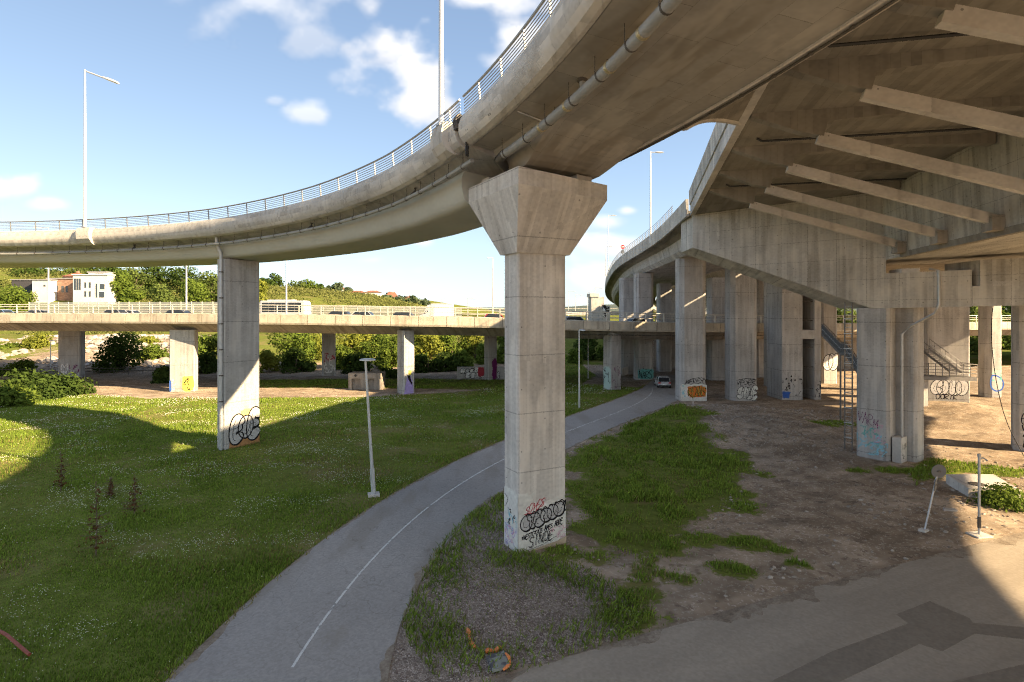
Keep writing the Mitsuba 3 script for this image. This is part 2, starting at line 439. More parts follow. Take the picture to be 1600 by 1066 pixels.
pp = path_poly.union(near_join)
road = single('road', slab(pp.difference(side_poly.buffer(.002)), -.2, .03), 'asphalt', 'narrow curving grey asphalt road passing under the bridges', kind='structure')
side = single('side_road', slab(side_poly, -.2, .036), 'dusty_asphalt', 'dusty pale asphalt road in the lower right corner', kind='structure')
part(road, 'edge_line', slab(LineString(ln).buffer(.04, cap_style='flat'), .03, .034), 'road_paint', label='worn white line along the curving road')
def spill(edge, sign, seed, wmax):
    e = np.asarray(LineString(edge).segmentize(.25).coords)
    t_ = np.gradient(e, axis=0); t_ /= np.linalg.norm(t_, axis=1, keepdims=True)
    nn = np.stack([t_[:, 1], -t_[:, 0]], 1) * sign
    q_ = np.concatenate([e, e * 0], 1)[:, :3]
    w_ = wmax * np.clip((meshkit.fbm(q_ * .7, 3, seed) - .36) * 2.6, 0, 1) * (.6 + .9 * meshkit.noise(q_ * 4, seed + 1)) + .03
    return Polygon(np.vstack([e - nn * .05, (e + nn * w_[:, None])[::-1]])).buffer(0)


matte('spilled_soil', lambda p, n, uv: mix((.17, .135, .10), (.36, .315, .26), fbm(p.x * 4, p.y * 4, 2, 4)) * (.75 + .5 * fbm(p.x * 19, p.y * 19, 5, 2)))
part(road, 'spilled_soil', slab(spill(pl, 1, 5, .22).intersection(pp.buffer(-.002)).difference(side_poly), .03, .0345), 'spilled_soil', label='soil and grit spilling over the road edge', kind='stuff')
part(road, 'spilled_soil', slab(spill(pr_, -1, 9, .32).intersection(pp.buffer(-.002)).difference(side_poly), .03, .0345), 'spilled_soil', kind='stuff')
part(side, 'spilled_soil', slab(spill(sd, 1, 13, .7).intersection(side_poly.buffer(-.002)), .036, .0405), 'spilled_soil', kind='stuff')
patch1 = Polygon([at(*q)[:2] for q in [(1170, 1110), (1207, 1066), (1300, 1020), (1420, 976), (1400, 962), (1453, 941), (1515, 968), (1520, 975), (1600, 982), (1760, 1000), (1760, 1015), (1600, 1001), (1523, 992), (1472, 1020), (1437, 1008), (1315, 1066), (1230, 1110)]]).buffer(0)
part(side, 'repair_patch', slab(patch1, .036, .041), 'patch_asphalt', label='darker strip of repaired asphalt across the dusty road')
part(side, 'repair_patch', slab(Polygon([at(*q)[:2] for q in [(1490, 1066), (1600, 1040), (1600, 1110), (1450, 1110)]]).buffer(0), .036, .041), 'patch_asphalt')
# ------------------------------------------------------------------ the curved ramp: a circle of 46.6 m about (-40, 3)
RC, R0 = np.array([-40.0, 3.0]), 46.6


def ramp_z(deg):
    return 10 + np.interp(deg, [-20, 0, 14.7, 22, 28.9, 39.4, 50, 64.8, 90, 130], [8.1, 7.8, 7.45, 7.2, 6.88, 6.3, 5.95, 5.6, 5.3, 5.2])


def ramp_pts(d0, d1, n, dr_=0.0, dz=0.0):
    d = np.linspace(d0, d1, n)
    a = np.radians(d)
    R = R0 + dr_
    return np.stack([RC[0] + R * np.cos(a), RC[1] + R * np.sin(a), ramp_z(d) + dz], 1)


CORNICE = [(-2.84, -.02), (-3.0, -.06), (-3.2, .02), (-3.36, .2), (-3.44, .45), (-3.44, .75), (-3.36, 1.0), (-3.26, 1.15), (-2.84, 1.18)]
STEP = 2.02 / 43.3 * 180 / math.pi


def outer(pr):
    return [(-a, b) for a, b in pr][::-1]


def ramp_railing(holder, d0, d1, side=-1):
    lat = 3.18 * side
    n = int((d1 - d0) / STEP)
    for k in range(n + 1):
        d = d0 + (k + .5) * STEP
        if d > d1: break
        a = math.radians(d)
        rad = np.array([math.cos(a), math.sin(a), 0])
        tan = np.array([-math.sin(a), math.cos(a), 0])
        b = ramp_pts(d, d, 1, lat, 1.16)[0]
        lean = rad * side * .06
        v = [b + tan * s * .022 + rad * side * w + np.array([0, 0, h]) + lean * (h / .72) for h in (0, .72) for s in (-1, 1) for w in (-.035, .035)]
        part(holder, 'railing_post', trimesh.convex.convex_hull(np.array(v)), 'rail_steel')
    m = max(6, int((d1 - d0) * 1.2))
    for h, r in ((.12, .02), (.24, .02), (.36, .02), (.48, .02), (.6, .02)):
        part(holder, 'railing_bar', tube(ramp_pts(d0, d1, m, lat + side * .05 * h, 1.16 + h), r, 5), 'rail_steel')
    part(holder, 'handrail', tube(ramp_pts(d0, d1, m, lat + side * .06, 1.16 + .74), .05, 8), 'rail_steel', smooth=40)


def ramp_cornice(holder, d0, d1, prof):
    n = int(round((d1 - d0) / STEP))
    for k in range(n):
        a, b = d0 + (d1 - d0) * k / n + .022, d0 + (d1 - d0) * (k + 1) / n - .022
        part(holder, 'parapet_panel', sweep(prof, ramp_pts(a, b, 4)), 'concrete_parapet', smooth=25)


JOINT = 28.75
near = thing('ramp_span', 'near span of the curving concrete ramp overhead, boarded soffit above a grey pipe', 'bridge')
part(near, 'deck', sweep([(-2.8, .0), (2.8, -.7), (2.98, -.62), (2.98, .1), (2.8, .5), (-2.8, 1.0)], ramp_pts(-14, JOINT, 60)), 'soffit_concrete')
ramp_cornice(near, -4, JOINT, CORNICE)
ramp_railing(near, -4, JOINT - .05)
# the end diaphragm that sits on the pier cap
part(near, 'end_beam', sweep(lambda t: [(-1.9, -.08), (-1.5 + .3 * min(1, t * 1.6), -.14 - .92 * min(1, t * 1.6)), (2.35, -.66 - .5 * min(1, t * 1.6)), (2.72, -.68)], ramp_pts(23.2, JOINT, 12)), 'soffit_concrete')
far = thing('box_girder_ramp_span', 'long curving ramp span with smooth pale box girder sweeping away to the left', 'bridge')
DEND = 118
part(far, 'deck', sweep([(-2.8, .0), (-1.85, -.28), (1.85, -.55), (2.98, -.35), (2.98, .2), (2.8, .45), (-2.8, .9)], ramp_pts(JOINT + .25, DEND, 110)), 'concrete_grey', smooth=30)


def girder(t):
    d = 32.0 + t * (DEND - 32.0)
    b = np.interp(d, [28.9, 64.8, 90, 130], [-1.8, -1.5, -1.25, -1.2])
    return [(-1.95, -.22), (-2.1, -.5), (-2.12, b * .55), (-2.0, b * .85), (-1.75, b * .98), (-1.45, b), (1.1, b - .12), (1.5, b * .9), (1.85, -.5), (1.8, -.4)]


part(far, 'box_girder', sweep(girder, ramp_pts(32.0, DEND, 100)), 'painted_girder', smooth=50)
ramp_cornice(far, JOINT + .45, 112, CORNICE)
ramp_railing(far, JOINT + .45, 112)
ramp_cornice(far, JOINT + .45, 112, outer([(a, b - .55) for a, b in CORNICE]))
# expansion joint
part(near, 'expansion_joint', sweep([(-3.2, .62), (-3.42, .7), (-3.5, .95), (-3.4, 1.13), (-3.0, 1.15), (-2.7, .7)], ramp_pts(JOINT - .02, JOINT + .47, 3)), 'black_rubber')
for k in range(6):
    d = JOINT + .02 + k * .08
    part(near, 'joint_rib', sweep([(-3.5, .6), (-3.56, .95), (-3.46, 1.19), (-3.3, 1.19), (-3.3, .6)], ramp_pts(d, d + .03, 2)), 'dark_steel')
q0 = ramp_pts(JOINT - .15, JOINT - .15, 1, -3.15, .5)[0]
tt = np.linspace(0, 1, 16)
for s in (0, .1):
    loop = np.stack([q0[0] + (tt * 0) + s * .6, q0[1] + np.sin(tt * math.pi * 2) * .16 + s, q0[2] - .25 - .75 * np.sin(tt * math.pi) ** .6 * 1.0], 1)
    part(near, 'cable_loop', tube(loop, .035, 6), 'black_rubber', smooth=40)
# drain pipes and their hangers
pipe_n = thing('drain_pipe', 'grey drain pipe hung beneath the near ramp span', 'pipe')
part(pipe_n, 'pipe', tube(ramp_pts(-12, JOINT - 1.4, 44, -1.95, -.62), .17, 14), 'pipe_grey', smooth=40)
for d in np.arange(4, JOINT - 1.5, 2.3):
    c = ramp_pts(d, d, 1, -1.95, -.62)[0]
    part(pipe_n, 'pipe_collar', tube(ramp_pts(d - .045, d + .045, 2, -1.95, -.62), .184, 14), 'dark_steel', smooth=40)
    for s in (-.19, .19):
        a = ramp_pts(d, d, 1, -1.95 + s, -.62)[0]
        part(pipe_n, 'hanger_rod', rod(a, a + [0, 0, .72 - .12 * (s + 1)], .012, 5), 'dark_steel')
        part(pipe_n, 'hanger_plate', cbox(a + [0, 0, .57 - .06 * s], (.12, .12, .03)), 'dark_steel')
for d in (14.6, 17.0, 20.6, 23.1):
    part(pipe_n, 'coupling', tube(ramp_pts(d, d + .16, 2, -1.95, -.62), .185, 14), 'bracket_brass', smooth=40)
c = ramp_pts(19.6, 19.6, 1, -1.85, 0)[0]
part(pipe_n, 'gully_outlet', tube(np.array([c + [0, 0, .0], c + [0, 0, -.34], c + [-.02, .1, -.5]]), [.11, .10, .08], 10), 'pipe_grey', smooth=40)
part(pipe_n, 'gully_collar', tube(np.array([c + [0, 0, -.02], c + [0, 0, -.2]]), .16, 10), 'dark_steel', smooth=40)
bend = np.array([ramp_pts(JOINT - 1.5, JOINT - 1.5, 1, -1.95, -.62)[0], ramp_pts(JOINT - .8, JOINT - .8, 1, -1.9, -.66)[0], ramp_pts(JOINT - .2, JOINT - .2, 1, -1.3, -.78)[0], ramp_pts(JOINT + .4, JOINT + .4, 1, -.2, -.9)[0], ramp_pts(JOINT + .6, JOINT + .6, 1, .8, -1.0)[0]])
part(pipe_n, 'elbow', tube(bend, .2, 12), 'dark_steel', smooth=50)
pipe_f = thing('drain_pipe', 'long thin drain pipe hung under the edge of the left ramp span', 'pipe')
part(pipe_f, 'pipe', tube(ramp_pts(JOINT + .3, 112, 110, -2.72, -.55), .1, 8), 'pipe_grey', smooth=40)
for d in np.arange(JOINT + 1.5, 108, 1.9):
    a = ramp_pts(d, d, 1, -2.72, -.55)[0]
    part(pipe_f, 'hanger_rod', rod(a, a + [0, 0, .54], .016, 5), 'dark_steel')
    part(pipe_f, 'pipe_collar', tube(ramp_pts(d - .05, d + .05, 2, -2.72, -.55), .118, 8), 'dark_steel')
for d in (37.2, 52.0, 76.0):
    a = ramp_pts(d, d, 1, -2.5, -.1)[0]
    b = ramp_pts(d, d, 1, -2.72, -.5)[0]
    part(pipe_f, 'gully_outlet', tube(np.array([a, a + [0, 0, -.2], b]), .085, 8), 'dark_steel', smooth=40)
part(near, 'conduit', tube(np.vstack([ramp_pts(23.6, 23.6, 1, -2.75, -.06), ramp_pts(23.9, 23.9, 1, -1.0, -.32), ramp_pts(24.4, 24.4, 1, 1.9, -.68), ramp_pts(26.3, 26.3, 1, 2.5, -.73)]), .03, 6), 'galvanised')
part(near, 'conduit', tube(ramp_pts(-2, 27.5, 40, 2.7, -.73), .035, 6), 'dark_steel')
for d in np.arange(8, 27.5, 1.6):
    part(near, 'conduit_clip', cbox(ramp_pts(d, d, 1, 2.7, -.72)[0], (.12, .12, .05)), 'dark_steel')
part(near, 'edge_drip', sweep([(2.45, -.64), (2.45, -.72), (2.53, -.72), (2.53, -.64)], ramp_pts(-14, 27.9, 50)), 'concrete_strut')


def lamp_post(base, h, arm_to, label, group=None, r=.1, corbel=None, arm=1.0, head=.9, tilt=.1):
    """tapered post with an arm towards arm_to (unit xy) carrying a long lantern"""
    L = thing('street_lamp', label, 'street lamp', group)
    b = np.asarray(base, float)
    u = np.array([arm_to[0], arm_to[1], 0.0])
    part(L, 'pole', tube(np.array([b, b + [0, 0, h * .5], b + [0, 0, h]]), [r, r * .8, r * .55], 10), 'lamp_metal', smooth=40)
    if arm:
        p0 = b + [0, 0, h - .08]
        p1 = p0 + u * arm + [0, 0, -arm * tilt]
        part(L, 'arm', rod(p0, p1, r * .45, 7), 'lamp_metal')
    else:
        p1 = b + [0, 0, h]
    s = np.cross(u, [0, 0, 1])
    dwn = np.array([0, 0, -tilt])
    ring = []
    for t, w, hh in ((-.1, .05, .05), (.05, .1, .08), (.3, .15, .1), (.75, .15, .1), (.95, .1, .07), (1.0, .04, .03)):
        c = p1 + (u + dwn) * t * head
        ring.append([c + s * w * x * head + np.array([0, 0, 1]) * hh * z * head for x, z in ((-1, 0), (-.7, .8), (0, 1.1), (.7, .8), (1, 0), (.7, -.5), (-.7, -.5))])
    part(L, 'lantern', trimesh.convex.convex_hull(np.array(ring).reshape(-1, 3)), 'lamp_metal', smooth=35)
    c = p1 + (u + dwn) * .5 * head + np.array([0, 0, -.055]) * head
    part(L, 'lens', frame_box(c - u * .25 * head - s * .09 * head + dwn * -.25 * head - [0, 0, .015], (u + dwn) * .5 * head, s * .18 * head, [0, 0, .02]), 'pale_lens')
    return L


gloss('pale_lens', (.75, .75, .7), .2)


def corbel(holder, d, w=.55):
    dd = w / 43.2 * 180 / math.pi
    pr = [(-2.9, -.08), (-3.2, -.1), (-3.5, .05), (-3.72, .35), (-3.76, .8), (-3.66, 1.2), (-3.4, 1.24), (-2.9, 1.22)]
    part(holder, 'lamp_corbel', sweep(pr, ramp_pts(d - dd, d + dd, 4)), 'concrete_parapet', smooth=25)


def on_ramp(d, a, b):
    return ramp_pts(d, d, 1, a, b)[0]


def ramp_deg(px):
    ds = np.linspace(20, 110, 2000)
    q_ = ramp_pts(20, 110, 2000, -3.55)
    return float(ds[np.argmin(np.abs(800 + F * q_[:, 0] / q_[:, 1] - px))])


for k, px in enumerate((131.5, 688)):
    d = ramp_deg(px)
    corbel(far, d)
    b = on_ramp(d, -3.5, 1.24)
    rad = np.array([math.cos(math.radians(d)), math.sin(math.radians(d))])
    lamp_post(b, 12.2, (.97, -.1) if k == 0 else rad, ('tall grey street lamp standing alone against the sky on the far left ramp parapet', 'tall lamp pole on the ramp parapet just before the expansion joint')[k], r=.13, arm=1.6, head=1.35, tilt=.38)
    part(far, 'base_plate', cbox(b + [0, 0, .02], (.36, .36, .05), math.radians(d)), 'galvanised')


# ------------------------------------------------------------------ piers of the ramp
main = thing('ramp_pier', 'big nearest concrete pier with flared cap and black graffiti at its foot', 'bridge pier')
ru, tu = np.array([.879, .477]), np.array([-.477, .879])
C0 = np.array([.25, 24.5])
col = part(main, 'column', extrude(rect_plan(C0, ru, 2.39, tu, 1.25, .07), -.5, 12.53), 'concrete_pier')
C1 = np.array([.246, 22.57])
A_, B_ = 4.24, 4.63


def quad(o, a, b, z):
    o = np.asarray(o)
    return [[*o, z[0]], [*(o + ru * a), z[1]], [*(o + ru * a + tu * b), z[2]], [*(o + tu * b), z[3]]]


o2 = C0 - ru * .12 - tu * .12
lo = quad(o2, 2.39 + .24, 1.25 + .24, [12.53] * 4)
mi_ = quad(C1, A_, B_, [15.0, 14.72, 14.72, 15.0])
hi = quad(C1, A_, B_, [15.66, 15.36, 15.36, 15.66])
cap = trimesh.convex.convex_hull(np.array(lo + mi_ + hi))
capk = part(main, 'cap', cap, 'concrete_pier', label='flared concrete cap of the nearest pier')
for k, (a, b, h) in enumerate(((.45, 3.5, .42), (3.1, .55, .40), (2.6, 3.4, .4), (.7, .9, .3))):
    o = C1 + ru * a + tu * b
    zb = 15.66 - .3 * a / A_ - .04
    part(main, 'bearing_block', frame_box([*o, zb], [*ru * .75, -.05], [*tu * .7, 0], [0, 0, h]), 'concrete_strut')
# recessed pour joints of the column read as thin dark shadow gaps; a drip line below the cap
part(main, 'shadow_gap', extrude(rect_plan(C0 + ru * .02 + tu * .02, ru, 2.35, tu, 1.21, .07), 12.50, 12.545), 'concrete_dark')
left = thing('ramp_pier', 'left ramp pier with grey downpipe and silver bubble graffiti in the grass', 'bridge pier')
fu, fv = np.array([.55, .835]), np.array([-.835, .55])
L0 = np.array([-21.1, 43.2])
part(left, 'column', extrude(rect_plan(L0, fu, 2.85, fv, .98, .06), -.5, 14.02), 'concrete_grey')
part(left, 'bearing_block', frame_box([*(L0 + fu * .5 + fv * .15), 14.02], [*fu * .6, 0], [*fv * .6, 0], [0, 0, .22]), 'concrete_dark')
part(left, 'bearing_block', frame_box([*(L0 + fu * 1.9 + fv * .15), 14.02], [*fu * .6, 0], [*fv * .6, 0], [0, 0, .22]), 'concrete_dark')
dp = L0 + fv * .22 - fu * .13
part(left, 'downpipe', tube(np.array([[*(dp - fu * .35), 15.6], [*(dp - fu * .3), 15.1], [*dp, 14.4], [*dp, 13.8], [*dp, .0]]), .13, 10), 'galvanised', smooth=40)
for z in np.arange(1.6, 13.5, 1.9):
    part(left, 'pipe_clamp', tube(np.array([[*dp, z], [*dp, z + .09]]), .155, 10), 'dark_steel')
part(left, 'foot_sleeve', tube(np.array([[*dp, 0], [*dp, 2.6]]), .17, 10), 'galvanised', smooth=40)
lft2 = thing('ramp_pier', 'ramp pier beyond the left edge', 'bridge pier')
del labels[lft2]; _used.discard(lft2)
# ------------------------------------------------------------------ the wide viaduct on the right
VD, VN = np.array([.2127, .977]), np.array([.977, -.2127])          # along, and to the right


def vedge(y): return np.array([9.9 + .2177 * (y - 25.6), y])


def vp(y, off, z):
    e = vedge(y)
    return np.array([*(e + VN * off), z])


ZS = 18.3
via = thing('viaduct_span', 'wide concrete viaduct span overhead on the right with slanting struts under it', 'bridge')
ramp_out = Polygon(np.vstack([ramp_pts(-25, 40, 60, 2.9)[:, :2], [[-80, 60], [-80, -60]]])).buffer(0)
RIGHT = [(22, -40), (46.1, .2), (49.3, 8), (57.4, 20.6), (63, 30), (68, 38)]
deck = Polygon([vedge(-40), vedge(49.4), (62, 53.4), *RIGHT[::-1]]).buffer(0).difference(ramp_out.buffer(.0))
deck = deck.intersection(shapely.box(-100, -13, 200, 200))
deck = max(deck.geoms, key=lambda g: g.area) if hasattr(deck, 'geoms') else deck
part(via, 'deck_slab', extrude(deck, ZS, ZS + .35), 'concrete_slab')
gore = Polygon([tuple(ramp_pts(d, d, 1, 2.99)[0][:2]) for d in np.linspace(15.6, 21.4, 12)] + [(9.93, 25.75), (9.1, 22), (8.2, 17.8), (7.95, 16.6)]).buffer(0)
gore = max(gore.geoms, key=lambda g: g.area) if hasattr(gore, 'geoms') else gore


def gore_mesh():
    v, f = earcut(shapely.segmentize(gore, 1.5))
    m = trimesh.Trimesh(np.c_[v, np.zeros(len(v))], f, process=False).subdivide().subdivide()
    V = np.array(m.vertices)
    R = np.hypot(V[:, 0] + 40, V[:, 1] - 3)
    dg = np.degrees(np.arctan2(V[:, 1] - 3, V[:, 0] + 40))
    zr = ramp_z(dg) - .62
    off = np.array([(vp_[0] - (9.9 + .2177 * (vp_[1] - 25.6))) for vp_ in V])
    dist_r = np.clip(R - 49.58, 0, None)
    dist_v = np.clip(-off, 0, None)
    w = dist_r / (dist_r + dist_v + 1e-6)
    V[:, 2] = zr * (1 - w) + (ZS - .02) * w
    V2 = V.copy(); V2[:, 2] += .3
    fr = m.faces
    # side wall along the open end comes from closing the two sheets
    global GORE_EDGE
    A_e, B_e = np.array(ramp_pts(21.4, 21.4, 1, 2.99)[0][:2]), np.array([9.93, 25.75])
    tl = np.clip(((V[:, :2] - A_e) @ (B_e - A_e)) / ((B_e - A_e) @ (B_e - A_e)), 0, 1)
    on = np.hypot(*(V[:, :2] - (A_e + tl[:, None] * (B_e - A_e))).T) < .02
    GORE_EDGE = V[on][np.argsort(tl[on])]
    e = np.sort(np.vstack([fr[:, [0, 1]], fr[:, [1, 2]], fr[:, [2, 0]]]), 1)
    uq, cn = np.unique(e, axis=0, return_counts=True)
    b = uq[cn == 1]
    n = len(V)
    wall = np.vstack([np.stack([b[:, 0], b[:, 1], b[:, 1] + n], 1), np.stack([b[:, 0], b[:, 1] + n, b[:, 0] + n], 1)])
    return np.vstack([V, V2]), np.vstack([fr[:, ::-1], fr + n, wall])


part(via, 'gore_slab', gore_mesh(), 'concrete_slab')
ge = np.array([[*ramp_pts(21.4, 21.4, 1, 2.99)[0][:2], 16.55], [9.75, 25.75, 18.25]])

part(via, 'gore_edge', tube(GORE_EDGE + [0, 0, .08], .16, 6), 'concrete_strut')
part(via, 'closing_wall', sweep([(2.99, .0), (2.99, 2.0), (3.12, 2.0), (3.12, .0)], ramp_pts(-12, 17.5, 40)), 'concrete_slab')
# outer fascia: bottom beam and parapet plates above it
EDGE = np.array([[*vedge(y), ZS] for y in np.linspace(14, 49.4, 12)])
part(via, 'edge_beam', sweep([(-.12, -.06), (-.12, .78), (.25, .78), (.25, -.06)], EDGE), 'concrete_strut')
for k in range(14):
    y0 = 21 + k * 2.03
    seg = np.array([[*vedge(y0 + .015), ZS], [*vedge(y0 + 2.0), ZS]])
    part(via, 'parapet_panel', sweep([(-.2, .8), (-.24, 1.95), (-.02, 1.95), (.02, .8)], seg), 'concrete_parapet')
# struts and haunched ribs
for k in range(8):
    y = 39.0 - 4.95 * k
    top = vp(y + .6, 2.85, 17.12)
    s9 = 9.15
    bot = np.array([top[0] + VN[0] * s9, top[1] + VN[1] * s9, 14.15])
    ax = (bot - top) / np.linalg.norm(bot - top)
    along = np.array([*VD, 0])
    upv = np.cross(along, ax); upv *= np.sign(upv[2])
    w, h = .34, .46
    part(via, 'strut', frame_box(top - along * w / 2 - upv * h * .3, ax * np.linalg.norm(bot - top), along * w, upv * h), 'concrete_strut')
    # rib: deepens from the edge to the strut's head and fades beyond it
    P = [(.3, ZS + .02), (.3, ZS - .12), (2.2, 17.42), (3.05, 17.22), (3.2, 17.8), (7.5, ZS - .3), (11.7, ZS - .5), (11.7, ZS + .02)]
    vv, ff = earcut(Polygon(P))
    ww = .5
    V = np.array([[*(vedge(y + .6) + VN * a + VD * s), z] for s in (-ww / 2, ww / 2) for a, z in vv])
    n = len(vv)
    pr_l = np.array(P)
    idx = [int(np.argmin(((vv - q_) ** 2).sum(1))) for q_ in pr_l]
    side_f = []
    for i in range(len(P)):
        a, b = idx[i], idx[(i + 1) % len(P)]
        side_f += [[a, b, b + n], [a, b + n, a + n]]
    m = trimesh.Trimesh(V, np.vstack([ff, ff[:, ::-1] + n, side_f]), process=False)
    m.fix_normals()
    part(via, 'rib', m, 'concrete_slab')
    part(via, 'strut_foot', frame_box(bot - along * .45 + np.array([*VN, 0]) * -.55 + [0, 0, -.35], np.array([*VN, 0]) * .9, along * .9, [0, 0, .7]), 'concrete_dark')
    # cables and conduits along the ribs
    if k % 2 == 0:
        a, b = vp(y - 1.0, 1.4, ZS - .16), vp(y - 1.0, 11.5, ZS - .16)
        part(via, 'drain_line', tube(np.array([a + [-.25, 0, .12], a, b]), .055, 6), 'black_rubber')
# box girder
bx0, bx1 = 12.0, 24.0
yy = np.linspace(-12, 46.5, 12)
boxp = np.array([[*(vedge(y)), 0] for y in yy])
part(via, 'box_girder', sweep([(bx0, 13.62), (bx1, 13.62), (bx1 + .3, ZS + .02), (bx0 - .25, ZS + .02)], boxp), 'concrete_beam')
part(via, 'girder_lip', sweep([(bx0 - .02, 13.58), (bx0 + .25, 13.58), (bx0 + .25, 13.9), (bx0 - .09, 13.9)], np.array([[*(vedge(y)), 0] for y in np.linspace(-12, 40.1, 10)])), 'concrete_slab')
via2 = thing('viaduct_span', 'second carriageway of the viaduct, beyond the right edge', 'bridge')
labels[via2]['label'] = 'shadowy second girder of the viaduct beyond the right of the frame'
part(via2, 'box_girder', sweep([(25.6, 13.8), (30.6, 13.8), (31, ZS - .02), (25.2, ZS - .02)], np.array([[*(vedge(y)), 0] for y in np.linspace(-12, 38, 10)])), 'concrete_beam')
# beyond the crossbeam the viaduct runs on and swings to the right
FP = np.array([[14.9, 49.6, 0], [15.9, 58, 0], [16.9, 68, 0], [17.5, 80, -.1], [18.3, 100, -.3], [20.8, 125, -.9], [25.5, 160, -2.3], [34, 200, -4.3], [50, 245, -6.8], [80, 300, -9]])
from scipy.interpolate import CubicSpline
sp = CubicSpline(np.r_[0, np.cumsum(np.hypot(*np.diff(FP[:, :2], axis=0).T))], FP)
smax = sp.x[-1]
FPS = sp(np.linspace(0, smax, 70)) + [0, 0, ZS]
via3 = thing('viaduct_span', 'far stretch of the right viaduct curving away beyond the crossbeam', 'bridge')
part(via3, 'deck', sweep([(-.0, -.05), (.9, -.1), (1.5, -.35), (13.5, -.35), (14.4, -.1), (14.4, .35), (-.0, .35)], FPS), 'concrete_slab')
part(via3, 'box_girder', sweep([(1.5, -.36), (1.75, -1.45), (2.3, -1.95), (12.3, -1.95), (13, -1.5), (13.5, -.36)], FPS), 'concrete_grey', smooth=30)
via4 = thing('viaduct_span', 'parallel far viaduct carriageway seen between the columns', 'bridge')
FPS4 = FPS + np.array([18, 4, -.6])
part(via4, 'deck', sweep([(-2.0, -.1), (-1.0, -1.9), (31, -1.9), (33, -.1), (33, .3), (-2.0, .3)], FPS4[:40]), 'concrete_slab')
nseg = 60
for k in range(nseg):
    a, b = smax * .78 * k / nseg, smax * .78 * (k + 1) / nseg
    part(via3, 'parapet_panel', sweep([(-.22, -.1), (-.26, 1.35), (-.02, 1.35), (.0, -.1)], sp([a + .02, b - .02]) + [0, 0, ZS]), 'concrete_parapet')
rl = sp(np.linspace(8, smax * .9, 60)) + [-.14, 0, ZS + 1.35]
for h, r in ((.22, .02), (.44, .02), (.66, .02), (.88, .03)):
    part(via3, 'railing_bar', tube(rl + [0, 0, h], r, 5), 'rail_steel')
for s in np.arange(8.5, smax * .85, 2.0):
    b = sp(s) + [-.14, 0, ZS + 1.35]
    part(via3, 'railing_post', cbox(b + [0, 0, .45], (.05, .05, .9)), 'rail_steel')

# the crossbeam with its cantilever
cb = thing('crossbeam_pier', 'massive boarded concrete crossbeam tapering to the left on twin columns with downpipe', 'bridge pier')
E0, E1 = np.array([25.25, 39.75]), np.array([15.2, 49.5])
U = (E1 - E0) / np.linalg.norm(E1 - E0); LB = np.linalg.norm(E1 - E0)
W = np.array([.05, 1.0])
V4 = W * 4.2


def beam(pr, depth):
    """pr: (distance along U from the right hand corner, z) outline of the front face, carried back by depth"""
    p = Polygon(pr)
    vv, ff = earcut(p)
    idx = [int(np.argmin(((vv - np.array(q_)) ** 2).sum(1))) for q_ in pr]
    n = len(vv)
    V = np.array([[*(E0 + U * a + W * s), z] for s in (0, depth) for a, z in vv])
    sf = []
    for i in range(len(pr)):
        a, b = idx[i], idx[(i + 1) % len(pr)]
        sf += [[a, b, b + n], [a, b + n, a + n]]
    m = trimesh.Trimesh(V, np.vstack([ff, ff[:, ::-1] + n, sf]), process=False)
    m.fix_normals()
    return m


part(cb, 'crossbeam', beam([(0, 18.28), (LB, 18.28), (LB, 15.55), (.9, 10.38), (0, 10.36), (-4.6, 10.42), (-4.6, 12.72), (0, 12.72)], 4.2), 'concrete_beam')
part(cb, 'crossbeam_arm', beam([(-4.62, 11.7), (-4.62, 10.45), (-17, 10.6), (-17, 11.7)], 4.0), 'concrete_beam')
for a in (-.9, -5.6, -9.5, -12.6):
    zt = 12.72 if a > -4.6 else 11.7
    part(cb, 'bearing_block', beam([(a, zt - .02), (a - 1.0, zt - .02), (a - 1.0, zt + .26), (a, zt + .26)], 1.4), 'concrete_strut')
part(cb, 'bearing_pedestal', beam([(-5.0, 11.68), (-7.4, 11.68), (-7.4, 13.3), (-5.0, 13.3)], 3.2), 'concrete_beam')
part(cb, 'bearing_pedestal', beam([(-9.3, 11.68), (-12, 11.68), (-12, 13.3), (-9.3, 13.3)], 3.2), 'concrete_beam')
cu, cv = np.array([-.6, .8]), np.array([.8, .6])
K1 = np.array([25.35, 39.6])
part(cb, 'column', extrude(rect_plan(K1, cu, 2.1, cv, 1.25, .18), -.5, 10.38), 'concrete_grey')
K2 = np.array([27.07, 39.4])
part(cb, 'column', extrude(rect_plan(K2, cu, 1.6, cv, 1.45, .18), -.5, 10.4), 'concrete_grey')
kp = np.array([26.32, 39.75])
part(cb, 'downpipe', tube(np.array([[26.9, 38.0, 12.9], [27.3, 37.66, 12.75], [27.3, 37.62, 10.6], [27.2, 37.9, 10.0], [26.6, 39.2, 9.2], [*kp, 8.6], [*kp, 1.7]]), .085, 8), 'galvanised', smooth=40)
part(cb, 'pipe_plinth', frame_box([25.95, 39.25, -.3], [*cu * .55, 0], [*cv * .95, 0], [0, 0, 2.0]), 'concrete_strut')

gl = thing('ladder', 'caged steel ladder on the left side of the twin columns', 'ladder')
lb = K1 + cu * 2.3 - cv * .05
for s in (0, .5):
    part(gl, 'rail', cbox([*(lb + cu * s), 5.6], (.07, .07, 10.4)), 'stair_steel')
for z in np.arange(.9, 10.6, .3):
    part(gl, 'rung', rod([*lb, z], [*(lb + cu * .5), z], .018, 5), 'galvanised')
for z in np.arange(1.2, 10.6, 1.05):
    part(gl, 'bracket', frame_box([*(lb - cv * .06), z], [*cu * .55, 0], [*cv * .3, 0], [0, 0, .05]), 'galvanised')


